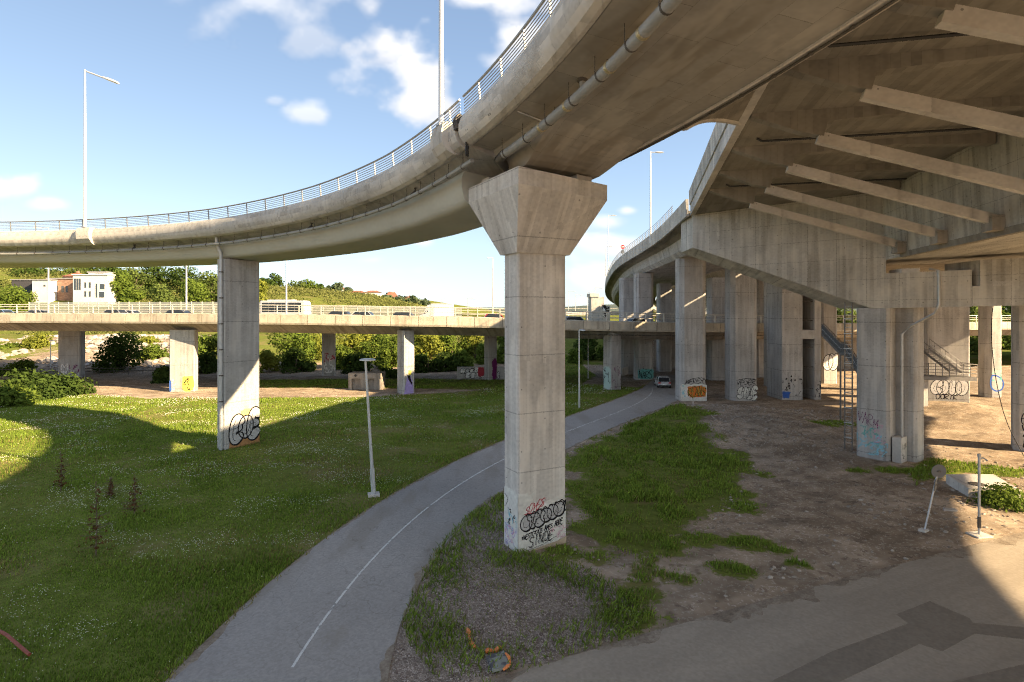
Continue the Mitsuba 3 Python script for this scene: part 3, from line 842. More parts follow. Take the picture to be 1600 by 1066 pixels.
def pier(px, py, w, ztop, label, D=None, dir_=(1, 0), depth=2.0, ch=.3, mat='concrete_grey', z0=-.6, group=None, name='bridge_pier'):
    """plain column whose front middle stands at the surveyed foot (px, py)"""
    b = at(px, py) if D is None else np.array([(px - 800) / F * D, D, 0])
    u = np.array(dir_, float); u /= np.linalg.norm(u)
    v = np.array([-u[1], u[0]])
    c = b[:2] - u * w / 2
    t = thing(name, label, 'bridge pier', group)
    part(t, 'column', extrude(rect_plan(c, u, w, v, depth, ch), z0, ztop), mat)
    return t, c, u, v


right_col = thing('bridge_pier', 'dark thick column cut by the right edge with scrawled tags', 'bridge pier')
RQ = np.array([36.6, 43.0])
part(right_col, 'column', extrude(rect_plan(RQ, (.8, -.6), 2.6, (.6, .8), 2.4, .35), -.5, 10.6), 'concrete_grey')
p1, p1c, p1u, p1v = pier(1084, 627, 3.02, 16.4, 'front viaduct column with the orange graffiti at its foot', depth=2.6, ch=.45)
p2, p2c, p2u, p2v = pier(1164, 627, 3.02, 16.4, 'front viaduct column with a white bubble tag, right of the orange graffiti', depth=2.6, ch=.45)
pa, pac, pau, pav = pier(1008, 594, 2.65, 16.1, 'viaduct column with turquoise graffiti behind the white car', depth=2.4, ch=.4)
pb = pier(982, 585, 2.4, 15.9, 'farthest viaduct column in view left of the white car', depth=2.4, ch=.4)
for k, (px, D, w, zt, lb_) in enumerate(((1126, 88, 3.0, 15.4, 'shaded column between the two front viaduct columns'), (1054, 118, 3, 15, 'deep background column just left of the orange tagged column'),
                                   (1196, 92, 2.6, 15.4, 'shaded column left of the stair tower, far back'), (1211, 80, 1.4, 15.4, 'slim pale column right of the bubble tag column'),
                                   (1250, 100, 3.2, 14.6, 'column behind the stair tower'), (1297, 84, 2.2, 14, 'column behind the stair railings'), (1040, 101, 2.2, 15.2, 'shaded column behind the moving white car'))):
    pier(px, 0, w, zt, lb_, D=D, depth=2.2, ch=.25)
pier(1482, 0, 4.0, 14.5, 'broad sunlit column with white bubble graffiti behind the steel landing', D=66, dir_=(1, -.35), depth=2.2, ch=.1)
pier(1557, 0, 2.0, 14.5, 'pale round-edged column with a blue tag near the right edge', D=70, depth=2.0, ch=.5)
# ------------------------------------------------------------------ the crossing bridge with traffic
MB = np.array([[-120, 84, 8.95], [-90, 80, 8.92], [-67, 77, 8.9], [-42, 73.9, 8.85], [-28, 72.6, 8.75], [-13, 72.1, 8.55], [-1, 72.6, 8.3], [6, 73.4, 8.05], [13.6, 75.2, 7.85], [22, 78, 7.65], [32, 82, 7.5], [46, 88, 7.4], [75, 97, 7.4], [115, 107, 7.5], [160, 116, 7.6]])
msp = CubicSpline(np.r_[0, np.cumsum(np.hypot(*np.diff(MB[:, :2], axis=0).T))], MB)
mlen = msp.x[-1]
MP = msp(np.linspace(0, mlen, 90))
mid = thing('crossing_bridge', 'long low concrete bridge crossing the background with cars behind its railing', 'bridge')
part(mid, 'deck', sweep([(.1, -.1), (.0, .2), (-23, .2), (-23.1, -.1), (-22, -.3), (-20, -1.25), (-3.2, -1.25), (-1.3, -.28)], MP), 'concrete_dark')
part(mid, 'kerb', sweep([(-.24, .2), (-.24, 1.18), (-.5, 1.18), (-.5, .2)], MP), 'concrete_grey')
npan = 84
for k in range(npan):
    a, b = mlen * k / npan + .03, mlen * (k + 1) / npan - .03
    part(mid, 'parapet_panel', sweep([(.14, -.12), (.2, .1), (.12, 1.1), (-.24, 1.2), (-.24, .0), (.0, -.12)], msp([a, (a + b) / 2, b])), 'concrete_fascia')
for s in np.arange(1.0, mlen, 2.75):
    t_ = msp(s, 1); rz = math.atan2(t_[1], t_[0])
    part(mid, 'railing_post', cbox(msp(s) + [0, 0, 1.72], (.11, .12, 1.1), rz), 'bridge_rail')
for h, r in ((.45, .04), (.78, .035), (1.08, .07)):
    part(mid, 'handrail' if r > .05 else 'railing_bar', tube(MP + [0, 0, 1.18 + h], r, 6), 'bridge_rail')
gloss('bridge_rail', lambda p, n, uv: C((.56, .54, .48)) * (.8 + .3 * fbm(p.x, p.y, p.z * 3, 3)), .55, .1)
fl = MP[:52] + np.array([2, 22.4, .3])
for h, r in ((1.4, .05), (2.3, .05)):
    part(mid, 'far_railing_bar', tube(fl + [0, 0, h - .3], r, 5), 'bridge_rail')
nf = thing('noise_fence', 'clear panelled fence with pale posts along the far side of the crossing bridge', 'fence')
bsdf('dusty_glass', {'type': 'blendbsdf', 'weight': .35, 'a': {'type': 'thindielectric'}, 'b': {'type': 'twosided', 'bsdf': {'type': 'diffuse', 'reflectance': {'type': 'rgb', 'value': [.45, .47, .43]}}}})
x0 = -84.0
while x0 < -8:
    hgt = 2.9 if x0 < -40 else 2.15
    pt = lambda x: np.array([x, float(np.interp(x, MP[:, 0], MP[:, 1])) + 23.2, float(np.interp(x, MP[:, 0], MP[:, 2]))])
    a, b = pt(x0), pt(x0 + 1.9)
    part(nf, 'post', cbox(a + [0, 0, hgt / 2 + .2], (.12, .12, hgt)), 'bridge_rail')
    part(nf, 'pane', frame_box(a + [.1, 0, .3], b - a - [.2, 0, 0], [0, .02, 0], [0, 0, hgt - .15]), 'dusty_glass')
    x0 += 1.9
for px, py, w, lb_, col_ in ((284, 612, 3.1, 'crossing bridge pier with yellow graffiti, left of the downpipe pier', 'a'), (639, 615, 1.7, 'slim crossing bridge pier with a purple painted figure at its foot', 'b'), (963, 609.5, 1.95, 'crossing bridge pier with white and teal tags left of the white car', 'c'),
                       (107.5, 590, 3.5, 'dark crossing bridge pier farthest left', 'd'), (514.5, 588, 2.0, 'far crossing bridge pier with a vine, above the lawn lamp', 'e'), (770, 594, 1.65, 'far crossing bridge pier beside the graffiti wall', 'f')):
    dr_ = {'a': (1, .1), 'b': (.75, .66), 'c': (.8, .6), 'd': (1, .0), 'e': (.9, .4), 'f': (.8, .6)}[col_]
    t, c, u, v = pier(px, py, w, 7.9, lb_, dir_=dr_, depth=1.5 if col_ in 'bc' else 1.2, ch=.12)
    globals()['mp_' + col_] = (t, c, u, v, w)
# hung cable and downpipe on the bridge's side
part(mid, 'conduit', tube(msp(np.linspace(mlen * .45, mlen * .655, 20)) + [0, .62, -.62], .05, 5), 'dark_steel')
c_, u_, v_ = mp_b[1:4]
part(mp_b[0], 'downpipe', tube(np.array([[*(c_ - v_ * .15 + u_ * .1), 7.6], [*(c_ - v_ * .15 + u_ * .1), .4]]), .07, 6), 'galvanised')

# ------------------------------------------------------------------ vehicles
gloss('car_white', (.46, .47, .48), .25)
gloss('car_silver', (.45, .47, .5), .28, .5)
gloss('car_dark', (.06, .065, .075), .25)
gloss('car_blue', (.12, .2, .35), .25)
gloss('car_red', (.5, .03, .03), .25)
gloss('car_glass', (.02, .025, .03), .08)
gloss('tyre', (.02, .02, .02), .8)
gloss('red_lens', (.45, .01, .01), .2)
gloss('sky_blue_paint', (.35, .6, .8), .4)
gloss('plate_white', (.8, .8, .78), .5)


def car(o, heading, label, paint, kind='car', group=None, L=4.3, Wd=1.78, H=1.46, cat='car'):
    """o: ground point under the middle; heading: direction of the nose"""
    t = thing('parked_car' if kind == 'x' else {'car': 'car', 'van': 'van', 'bus': 'bus', 'suv': 'car'}[kind], label, cat, group)
    hd = np.array([*heading, 0.0]); hd /= np.linalg.norm(hd)
    sd_ = np.array([hd[1], -hd[0], 0])
    up = np.array([0, 0, 1.0])

    def M(pts): return np.array([np.asarray(o) + hd * x + sd_ * y + up * z for x, y, z in pts])

    def loft(sections, mat, name, smooth=35):
        """sections: x, half width, z0, z1, tumble"""
        ring = []
        for x, hw, z0, z1, tb in sections:
            ring.append(M([(x, -hw * .94, z0), (x, -hw, z0 + (z1 - z0) * .25), (x, -hw * (1 - tb * .35), z0 + (z1 - z0) * .7), (x, -hw * (1 - tb), z1 - .03), (x, -hw * (1 - tb) * .8, z1), (x, hw * (1 - tb) * .8, z1), (x, hw * (1 - tb), z1 - .03), (x, hw * (1 - tb * .35), z0 + (z1 - z0) * .7), (x, hw, z0 + (z1 - z0) * .25), (x, hw * .94, z0)]))
        k, n = 10, len(ring)
        V = np.vstack(ring)
        f = [[i * k + j, i * k + (j + 1) % k, (i + 1) * k + (j + 1) % k, (i + 1) * k + j] for i in range(n - 1) for j in range(k)]
        m = cat_([(V, np.array(f))])
        caps_ = np.array([[0, j + 1, j] for j in range(1, k - 1)] + [[(n - 1) * k, (n - 1) * k + j, (n - 1) * k + j + 1] for j in range(1, k - 1)])
        m = trimesh.Trimesh(m[0], np.vstack([m[1], caps_]), process=False)
        m.fix_normals()
        return part(t, name, m, mat, smooth=smooth)
    a, w = L / 2, Wd / 2
    if kind in ('car', 'suv'):
        hb = .92 if kind == 'suv' else .86
        bd = loft([(-a, w * .86, .42, hb * .92, .06), (-a + .12, w * .95, .25, hb, .05), (-a + .7, w, .22, hb + .03, .05), (0, w, .2, hb + .02, .05), (a - 1.3, w, .2, hb - .02, .05), (a - .5, w * .97, .22, hb - .12, .06), (a - .1, w * .88, .25, hb - .25, .08), (a, w * .8, .35, hb - .33, .08)], paint, 'body')
        loft([(-a + .25, w * .84, hb - .02, hb + .02, .12), (-a + .62, w * .86, hb - .02, H - .1, .16), (-a + 1.15, w * .88, hb - .02, H - .015, .17), (0, w * .88, hb - .02, H - .02, .17), (.45, w * .88, hb - .02, H - .08, .17), (a - 1.15, w * .85, hb - .04, hb + .03, .12)], 'car_glass', 'cabin_glass')
        loft([(-a + .75, w * .70, H - .09, H - .04, .05), (-a + 1.15, w * .735, H - .06, H, .05), (0, w * .74, H - .06, H - .0, .05), (.42, w * .71, H - .1, H - .055, .05)], paint, 'roof')
        for s in (-1, 1):
            for x0_, x1_, z0_, z1_ in ((-a + .3, -a + .8, hb, H - .07), (-a + 1.75, -a + 1.9, hb, H - .03), (.42, a - 1.1, H - .07, hb)):
                pts = M([(x0_, s * (w * .84 - .12 * (z0_ - hb) / (H - hb)), z0_), (x1_, s * (w * .845 - .12 * (z1_ - hb) / (H - hb)), z1_)])
                part(t, 'pillar', rod(pts[0], pts[1], .045, 5), paint)
            part(t, 'tail_light', trimesh.convex.convex_hull(M([(-a - .0 + dx, s * y, z) for dx in (-.01, .14) for y in (w * .58, w * .93) for z in (.64, .8)])), 'red_lens')
            part(t, 'headlight', trimesh.convex.convex_hull(M([(a - .12 + dx, s * y, z) for dx in (-.2, .05) for y in (w * .5, w * .86) for z in (.5, .6)])), 'pale_lens')
            part(t, 'wing_mirror', trimesh.convex.convex_hull(M([(a - 1.35 + dx, s * y, z) for dx in (-.1, .08) for y in (w * .95, w * 1.12) for z in (hb + .02, hb + .15)])), paint)
        part(t, 'number_plate', trimesh.convex.convex_hull(M([(-a + dx, y, z) for dx in (-.02, .03) for y in (-.26, .26) for z in (.5, .61)])), 'plate_white')
        part(t, 'bumper', trimesh.convex.convex_hull(M([(-a + dx, y, z) for dx in (-.04, .15) for y in (-w * .9, w * .9) for z in (.28, .42)])), 'tyre')
        xs = (-a + .75, a - .82)
    elif kind == 'van':
        loft([(-a, w * .97, .35, H, .04), (-a + .3, w, .3, H + .02, .04), (a - 1.9, w, .3, H + .02, .04), (a - 1.75, w, .3, H - .02, .05)], paint, 'box')
        loft([(a - 1.72, w, .3, H - .1, .07), (a - 1.2, w, .3, H - .2, .08), (a - .6, w, .3, 1.25, .06), (a - .05, w * .92, .35, 1.0, .08)], 'car_white', 'cab')
        loft([(a - 1.3, w * .99, 1.2, H - .24, .09), (a - .66, w * .99, 1.2, 1.27, .07), (a - .58, w * .9, 1.18, 1.25, .06)], 'car_glass', 'windscreen')
        for s in (-1, 1):
            part(t, 'painted_panel', trimesh.convex.convex_hull(M([(x, s * (w + d_), z) for x in (-a + .2, a - 2.3) for d_ in (-.02, .012) for z in (.9, H - .25)])), 'sky_blue_paint')
        xs = (-a + .9, a - .9)
    else:
        loft([(-a, w * .94, .4, H - .1, .04), (-a + .15, w, .3, H, .04), (a - .3, w, .3, H, .04), (a, w * .92, .4, H - .35, .05)], paint, 'body')
        for s in (-1, 1):
            nb = 6
            for k in range(nb):
                xa = -a + .4 + k * (L - .9) / nb
                part(t, 'side_window', trimesh.convex.convex_hull(M([(x, s * (w + d_ - .012 * (z - 1.2)), z) for x in (xa, xa + (L - .9) / nb - .06) for d_ in (-.06, .02) for z in (1.2, H - .32)])), 'car_glass')
        part(t, 'windscreen', trimesh.convex.convex_hull(M([(a - .03 + d_ - (.18 if z > 2 else 0), y, z) for d_ in (-.1, .03) for y in (-w * .85, w * .85) for z in (1.2, H - .45)])), 'car_glass')
        part(t, 'roof_unit', trimesh.convex.convex_hull(M([(x, y, z) for x in (-a + 1, a - 2.2) for y in (-w * .6, w * .6) for z in (H - .02, H + .16)])), paint)
        xs = (-a + 1.5, a - 1.6)
    for x in xs:
        for s in (-1, 1):
            c = M([(x, s * (w - .2), .32), (x, s * (w + .015), .32)])
            wh = part(t, 'wheel', rod(c[0], c[1], .325, 14), 'tyre', smooth=40)
            c2 = M([(x, s * (w - .02), .32), (x, s * (w + .03), .32)])
            part(wh, 'rim', rod(c2[0], c2[1], .2, 10), 'car_silver')
    return t


wc = at(1040.5, 606.5, .03)
car(wc + [0, 1.8, 0], (.12, 1), 'white hatchback driving away on the narrow road under the bridges', 'car_white')


def on_bridge(px, off, dz=.2):
    """road point of the crossing bridge seen above pixel column px, off metres behind the near parapet"""
    P_ = MP + 0
    t_ = np.gradient(P_, axis=0); t_[:, 2] = 0; t_ /= np.linalg.norm(t_, axis=1, keepdims=True)
    P_ = P_ + np.stack([-t_[:, 1], t_[:, 0], t_[:, 0] * 0], 1) * off
    i = int(np.argmin(np.abs(800 + F * P_[:, 0] / P_[:, 1] - px)))
    return P_[i] + [0, 0, dz], t_[i][:2]


for px, off, sgn, kind, lb_, pnt, L_, W_, H_, cat_n in (
        (8, 8, 1, 'car', 'blue grey car at the far left of the crossing bridge', 'car_blue', 4.3, 1.78, 1.46, 'car'),
        (50, 13, -1, 'car', 'silver car near the left end of the crossing bridge', 'car_silver', 4.3, 1.78, 1.46, 'car'),
        (192, 7, 1, 'car', 'silver blue car on the crossing bridge, left of the dark car', 'car_silver', 4.2, 1.78, 1.5, 'car'),
        (219, 9.5, 1, 'car', 'pale car just ahead of the silver blue car', 'car_white', 4.2, 1.78, 1.42, 'car'),
        (300, 7, 1, 'car', 'dark saloon on the crossing bridge by the thin lamp post', 'car_dark', 4.5, 1.78, 1.45, 'car'),
        (452, 18, 1, 'bus', 'white bus with dark windows on the crossing bridge', 'car_white', 7.2, 2.4, 2.95, 'bus'),
        (518, 7, -1, 'car', 'dark car behind the white car right of the bus', 'car_dark', 4.3, 1.78, 1.45, 'car'),
        (551, 7, -1, 'car', 'white car on the crossing bridge to the right of the bus', 'car_white', 4.3, 1.78, 1.42, 'car'),
        (649, 8, 1, 'car', 'low dark grey car on the crossing bridge left of the van', 'car_dark', 4.4, 1.78, 1.42, 'car'),
        (691, 17, -1, 'van', 'white and light blue box van on the crossing bridge', 'car_white', 5.0, 2.1, 2.75, 'van'),
        (776, 9, 1, 'car', 'red car on the crossing bridge beside the big pier', 'car_red', 4.2, 1.78, 1.5, 'car'),
        (902, 9, 1, 'car', 'dark car on the bridge just right of the big pier', 'car_blue', 4.4, 1.78, 1.5, 'car'),
        (986, 7, 1, 'car', 'white and black car on the bridge beneath the viaduct', 'car_white', 4.2, 1.78, 1.45, 'car'),
        (1122, 7, 1, 'suv', 'white estate car on the bridge between the two front columns', 'car_white', 4.5, 1.85, 1.65, 'car')):
    p_, t_ = on_bridge(px, off)
    car(p_, t_ * sgn, lb_, pnt, kind, 'traffic on the crossing bridge', L_, W_, H_, cat_n)

# ------------------------------------------------------------------ street lamps
q1 = at(584, 775)
pl1 = thing('park_lamp', 'leaning grey lamp post with round flat lantern on the lawn beside the road', 'street lamp')
top = atd(571, 563, q1[1] - .1)
part(pl1, 'pole', tube(np.array([q1 + [0, 0, .05], q1 * .62 + top * .38, top]), [.115, .08, .06], 10), 'lamp_metal', smooth=40)
part(pl1, 'sleeve', tube(np.array([q1, q1 + (top - q1) * .2]), .125, 10), 'lamp_metal', smooth=40)
part(pl1, 'base_slab', cbox(q1 + [0, 0, .06], (.62, .62, .16), .3), 'concrete_strut')
hm = trimesh.creation.revolve(np.array([[0, .12], [.14, .11], [.3, .07], [.36, .02], [.36, -.02], [.2, -.05], [0, -.06]]), sections=20)
part(pl1, 'lantern', trimesh.Trimesh(hm.vertices * [1.25, .8, 1] + top + [.12, 0, .0], hm.faces, process=False), 'lamp_metal', smooth=40)
q2 = at(905, 637)
lamp_post(q2, 8.3, (.6, -.8), 'short grey street lamp beside the road bend right of the big pier', r=.11, arm=.12, head=.8, tilt=.02)
lamp_post(at(919, 592), 8.0, (1, 0), 'thin dark lamp post behind the bridge right of the big pier', r=.07, arm=.3, head=.6)
for px, off, h, lb_ in ((86, 12, 14, 'pale lamp pole on the crossing bridge in front of the brick house'), (303, 8, 13, 'pale lamp pole on the crossing bridge just left of the downpipe pier'), (443, 12, 13, 'pale lamp pole rising behind the white bus'), (768, 22, 10.5, 'slim lamp post on the bridge just left of the big pier')):
    p_, t_ = on_bridge(px, off)
    lamp_post(p_, h, (-.4, -.9), lb_, r=.13, arm=1.2, head=.9)
for px, py, yb, D, lb_ in ((731, 466, 490, 260, 'tiny far lamp post above the traffic, right of the van'), (690, 465, 490, 300, 'tiny far lamp post above the box van'), (888, 455, 492, 250, 'far lamp post nearest the big pier'), (899, 460, 492, 240, 'small far lamp post left of the mural tower'), (918, 457, 492, 230, 'far lamp post just left of the mural tower'), (930, 449, 492, 220, 'far lamp post behind the mural tower')):
    b = atd(px, yb, D)
    lamp_post([b[0], b[1], b[2] - 2], (yb - py) / F * D + 2, (1, 0), lb_, r=.16, arm=1.6, head=1.4)
for px, py, D, lb_ in ((1016.5, 237, 72, 'tall lamp post on the right viaduct above the curved railing'), (950.5, 336, 118, 'lamp post behind the curved viaduct railing, with a camera box'), (946.5, 384, 135, 'shorter lamp post at the far bend of the viaduct')):
    topp = atd(px, py, D)
    lamp_post([topp[0], topp[1], ZS + .3], topp[2] - ZS - .3, (1, 0), lb_, r=.12, arm=.6, head=1.0, tilt=.02)
sg = thing('traffic_sign', 'red and white sign on a short post at the far viaduct railing', 'sign')
sc_ = atd(973, 386, 112)
gloss('sign_red', (.45, .03, .03), .4)
gloss('sign_grey', lambda p, n, uv: C((.11, .125, .15)) * (.8 + .35 * fbm(p.x * 6, p.y * 6, p.z * 6, 3)), .45, .3)
part(sg, 'post', rod([sc_[0], sc_[1] + .1, ZS + .3], [sc_[0], sc_[1] + .1, sc_[2] + .4], .05), 'dark_steel')
part(sg, 'plate', rod(sc_ - [0, .03, 0], sc_ + [0, .03, 0], .38, 20), 'sign_red')
part(sg, 'white_bar', cbox(sc_ - [0, .05, 0], (.5, .03, .11)), 'plate_white')
part(sg, 'lower_plate', trimesh.convex.convex_hull(np.array([sc_ + [x, y, z] for y in (-.02, .02) for x, z in ((-.4, -1.2), (.4, -1.2), (.25, -.6), (-.25, -.6))])), 'sign_grey')
# ------------------------------------------------------------------ vegetation
def leaf_mat(key, lo, hi, trans=.45, sc=.6):
    def col(p, n, uv):
        f = fbm(p.x * sc, p.y * sc, p.z * sc, 3)
        return mix(lo, hi, dr.clip(f * .55 + uv.x * .65 - .1, 0, 1))
    return bsdf(key, {'type': 'principledthin', 'base_color': proc(col), 'roughness': .55, 'diff_trans': trans * 2, 'specular': .3} if False else
                {'type': 'principledthin', 'base_color': proc(col), 'roughness': .6, 'diff_trans': trans})


leaf_mat('leaf_green', (.045, .085, .016), (.20, .27, .05), .7)
leaf_mat('leaf_dark', (.022, .045, .012), (.085, .13, .03), .5)
leaf_mat('leaf_yellow', (.10, .14, .022), (.34, .36, .07), .8)
leaf_mat('leaf_olive', (.075, .09, .028), (.21, .225, .075), .4, .15)
leaf_mat('leaf_hill', (.04, .07, .018), (.17, .22, .06), .5, .2)
leaf_mat('leaf_far', (.05, .075, .045), (.12, .16, .085), .4, .08)
leaf_mat('grass_mat', (.085, .145, .02), (.28, .38, .065), .6, .28)
leaf_mat('grass_dry', (.13, .12, .035), (.33, .29, .11), .4, .5)
leaf_mat('weed_mat', (.09, .10, .035), (.30, .27, .12), .4, .8)
leaf_mat('sapling_mat', (.045, .028, .014), (.16, .085, .04), .3, 2)
matte('bark', lambda p, n, uv: mix((.09, .07, .05), (.2, .165, .125), fbm(p.x * 5, p.y * 5, p.z * 1.5, 4)))
matte('clover', (.72, .72, .66))


def leaves(blobs, n, size, rng, shell=.35, flat=.0):
    """leaf faces (two triangles each) through ellipsoids (cx,cy,cz,rx,ry,rz); -> mesh, uv"""
    B = np.asarray(blobs, float)
    vol = B[:, 3] * B[:, 4] * B[:, 5]
    pick = rng.choice(len(B), n, p=vol ** .75 / (vol ** .75).sum())
    d = rng.normal(size=(n, 3)); d /= np.linalg.norm(d, axis=1, keepdims=True)
    r = 1 - shell * rng.random(n) ** 1.6
    # clumps: pull leaves together around twigs
    tw = rng.integers(0, max(6, n // 18), n) + pick * 7919
    h = np.stack([np.sin(tw * 12.9898 + k * 78.233) * 43758.5453 % 1 for k in range(3)], 1) * 2 - 1
    h /= np.linalg.norm(h, axis=1, keepdims=True) + 1e-9
    dd = d * .33 + h; dd /= np.linalg.norm(dd, axis=1, keepdims=True)
    rr = (1 - shell * (np.sin(tw * 3.17) * 7531.1 % 1)) * (.92 + .16 * rng.random(n))
    p = B[pick, :3] + dd * B[pick, 3:6] * rr[:, None]
    nrm = dd + rng.normal(size=(n, 3)) * .55; nrm[:, 2] += .35
    nrm /= np.linalg.norm(nrm, axis=1, keepdims=True)
    a = np.cross(nrm, rng.normal(size=(n, 3))); a /= np.linalg.norm(a, axis=1, keepdims=True)
    b = np.cross(nrm, a)
    s = size * (.55 + .9 * rng.random((n, 1)))
    v = np.stack([p - a * s, p + b * s * .55, p + a * s, p - b * s * .55], 1).reshape(-1, 3)
    i = np.arange(n)[:, None] * 4
    f = np.vstack([i + [0, 1, 2], i + [0, 2, 3]])
    u = np.repeat(np.clip(rng.random(n) * .5 + .5 * (np.sin(tw * 1.7) * 913.7 % 1), 0, 1), 4)
    return (v, f), np.stack([u, u * 0], 1)


def tree(base, h, w, mat, label, seed, n=2600, size=.28, name='tree', cat='tree', group=None, trunk=True, blobs=9, low=.25):
    rng = np.random.default_rng(seed)
    b = np.asarray(base, float)
    t = thing(name, label, cat, group)
    bl = []
    for k in range(blobs):
        a = rng.random() * 2 * math.pi
        z = low + (1 - low) * (k + .5) / blobs
        spread = math.sin(min(1, .25 + (1 - (z - low) / (1 - low)) * .95) * math.pi * .55)
        r = w * .5 * spread * rng.uniform(.25, .75)
        rad = w * rng.uniform(.2, .3)
        bl.append([b[0] + math.cos(a) * r, b[1] + math.sin(a) * r, b[2] + h * z - rad * .35, rad, rad, rad * rng.uniform(.7, .95)])
    m, uv = leaves(bl, n, size, rng, .5)
    part(t, 'crown', m, mat, uv=uv)
    if trunk:
        pts = np.array([b - [0, 0, .3], b + [w * .01, 0, h * .3], b + [w * .03, 0, h * .72]])
        limbs = [tube(pts, [w * .035, w * .026, w * .01], 7)]
        for q_ in bl[:6]:
            limbs.append(tube(np.array([b + [0, 0, h * low * .9], (b + np.array(q_[:3])) / 2 + [0, 0, h * .08], np.array(q_[:3])]), [w * .018, w * .012, w * .005], 5))
        part(t, 'trunk', cat_(limbs), 'bark', smooth=40)
    return t


def gz(x, y): return float(ground_z(np.array([x]), np.array([y]))[0])


def ptree(px, D, ytop, wpx, mat, label, seed, n=2600, size=None, ybase=None, **kw):
    """a tree whose trunk stands on the terrain at distance D"""
    X = (px - 800) / F * D
    z0 = gz(X, D)
    h = EYE + (YH - ytop) / F * D - z0
    return tree((X, D, z0), h, wpx / F * D, mat, label, seed, n, size or max(.16, D * .0022), **kw)


HT = 'trees on the wooded hill'
HILL = [  # px, D, top, width px, material, label
    (18, 190, 446, 70, 'leaf_green', 'bright green tree at the left edge in front of the dark house'),
    (-30, 200, 436, 90, 'leaf_dark', 'dark tree half cut off by the left edge on the hill'),
    (60, 250, 424, 80, 'leaf_dark', 'dark crown above the dark roofed house'),
    (120, 262, 414, 90, 'leaf_hill', 'hill tree peeking out behind the brick house'),
    (40, 280, 412, 80, 'leaf_hill', 'pale crown high behind the dark roofed house'),
    (85, 230, 437, 30, 'leaf_yellow', 'small yellowish tree before the brick house roof'),
    (188, 205, 424, 48, 'leaf_green', 'light green tree just right of the white house'),
    (168, 255, 412, 60, 'leaf_dark', 'dark crown above the white house'),
    (212, 215, 418, 60, 'leaf_hill', 'tall hill tree second to the right of the white house'),
    (246, 222, 410, 62, 'leaf_dark', 'darkest broad tree in the middle of the hill trees'),
    (284, 225, 416, 66, 'leaf_dark', 'dark tree left of the lamp pole by the downpipe pier'),
    (300, 200, 438, 70, 'leaf_green', 'low light green tree left of the downpipe pier'),
    (330, 210, 425, 60, 'leaf_hill', 'tree whose crown touches the top of the downpipe pier'),
    (255, 185, 446, 60, 'leaf_hill', 'low round tree behind the railing among the hill trees'),
    (205, 180, 450, 40, 'leaf_green', 'small low tree right of the white house garden'),
    (398, 212, 438, 50, 'leaf_yellow', 'bright yellow green tree just right of the downpipe pier'),
    (378, 250, 424, 60, 'leaf_hill', 'tree crown behind the downpipe pier'),
    (428, 300, 428, 26, 'leaf_dark', 'small dark tree on the ridge above the bus'),
    (415, 290, 436, 30, 'leaf_dark', 'bushy dark tree on the ridge left of the thin pole'),
    (463, 300, 440, 36, 'leaf_hill', 'ridge tree right of the thin pole'),
    (480, 305, 438, 40, 'leaf_green', 'light green tree on the crest of the scrub slope'),
    (498, 310, 444, 20, 'leaf_dark', 'little dark tree at the end of the crest'),
    (527, 400, 442, 20, 'leaf_far', 'tall dark tree above the far white flats'),
    (512, 400, 448, 18, 'leaf_far', 'small far tree left of the far flats'),
    (545, 410, 450, 16, 'leaf_far', 'small far tree between the far roofs'),
    (505, 395, 450, 12, 'leaf_far', 'dark far bush at the start of the far flats'),
    (560, 360, 461, 36, 'leaf_far', 'far tree in front of the white flats'),
    (578, 355, 464, 30, 'leaf_far', 'far tree below the right end of the white flats'),
    (545, 350, 463, 24, 'leaf_far', 'far tree at the left foot of the white flats'),
    (603, 380, 463, 20, 'leaf_far', 'far tree between the white flats and the red roofed house'),
    (627, 370, 464, 30, 'leaf_far', 'far tree in front of the red roofed house'),
    (645, 375, 463, 24, 'leaf_far', 'far tree right of the red roofed house'),
    (663, 380, 469, 22, 'leaf_far', 'last far tree on the slope down to the right'),
    (608, 420, 457, 10, 'leaf_far', 'dark conifer tip beside the red roof')]
for k, (px, D, yt, w, m_, lb_) in enumerate(HILL):
    ptree(px, D, yt, w, m_, lb_, 100 + k, n=3000 if D < 300 else 1000, size=D * .0019, group=HT)
TB = 'trees behind the crossing bridge'
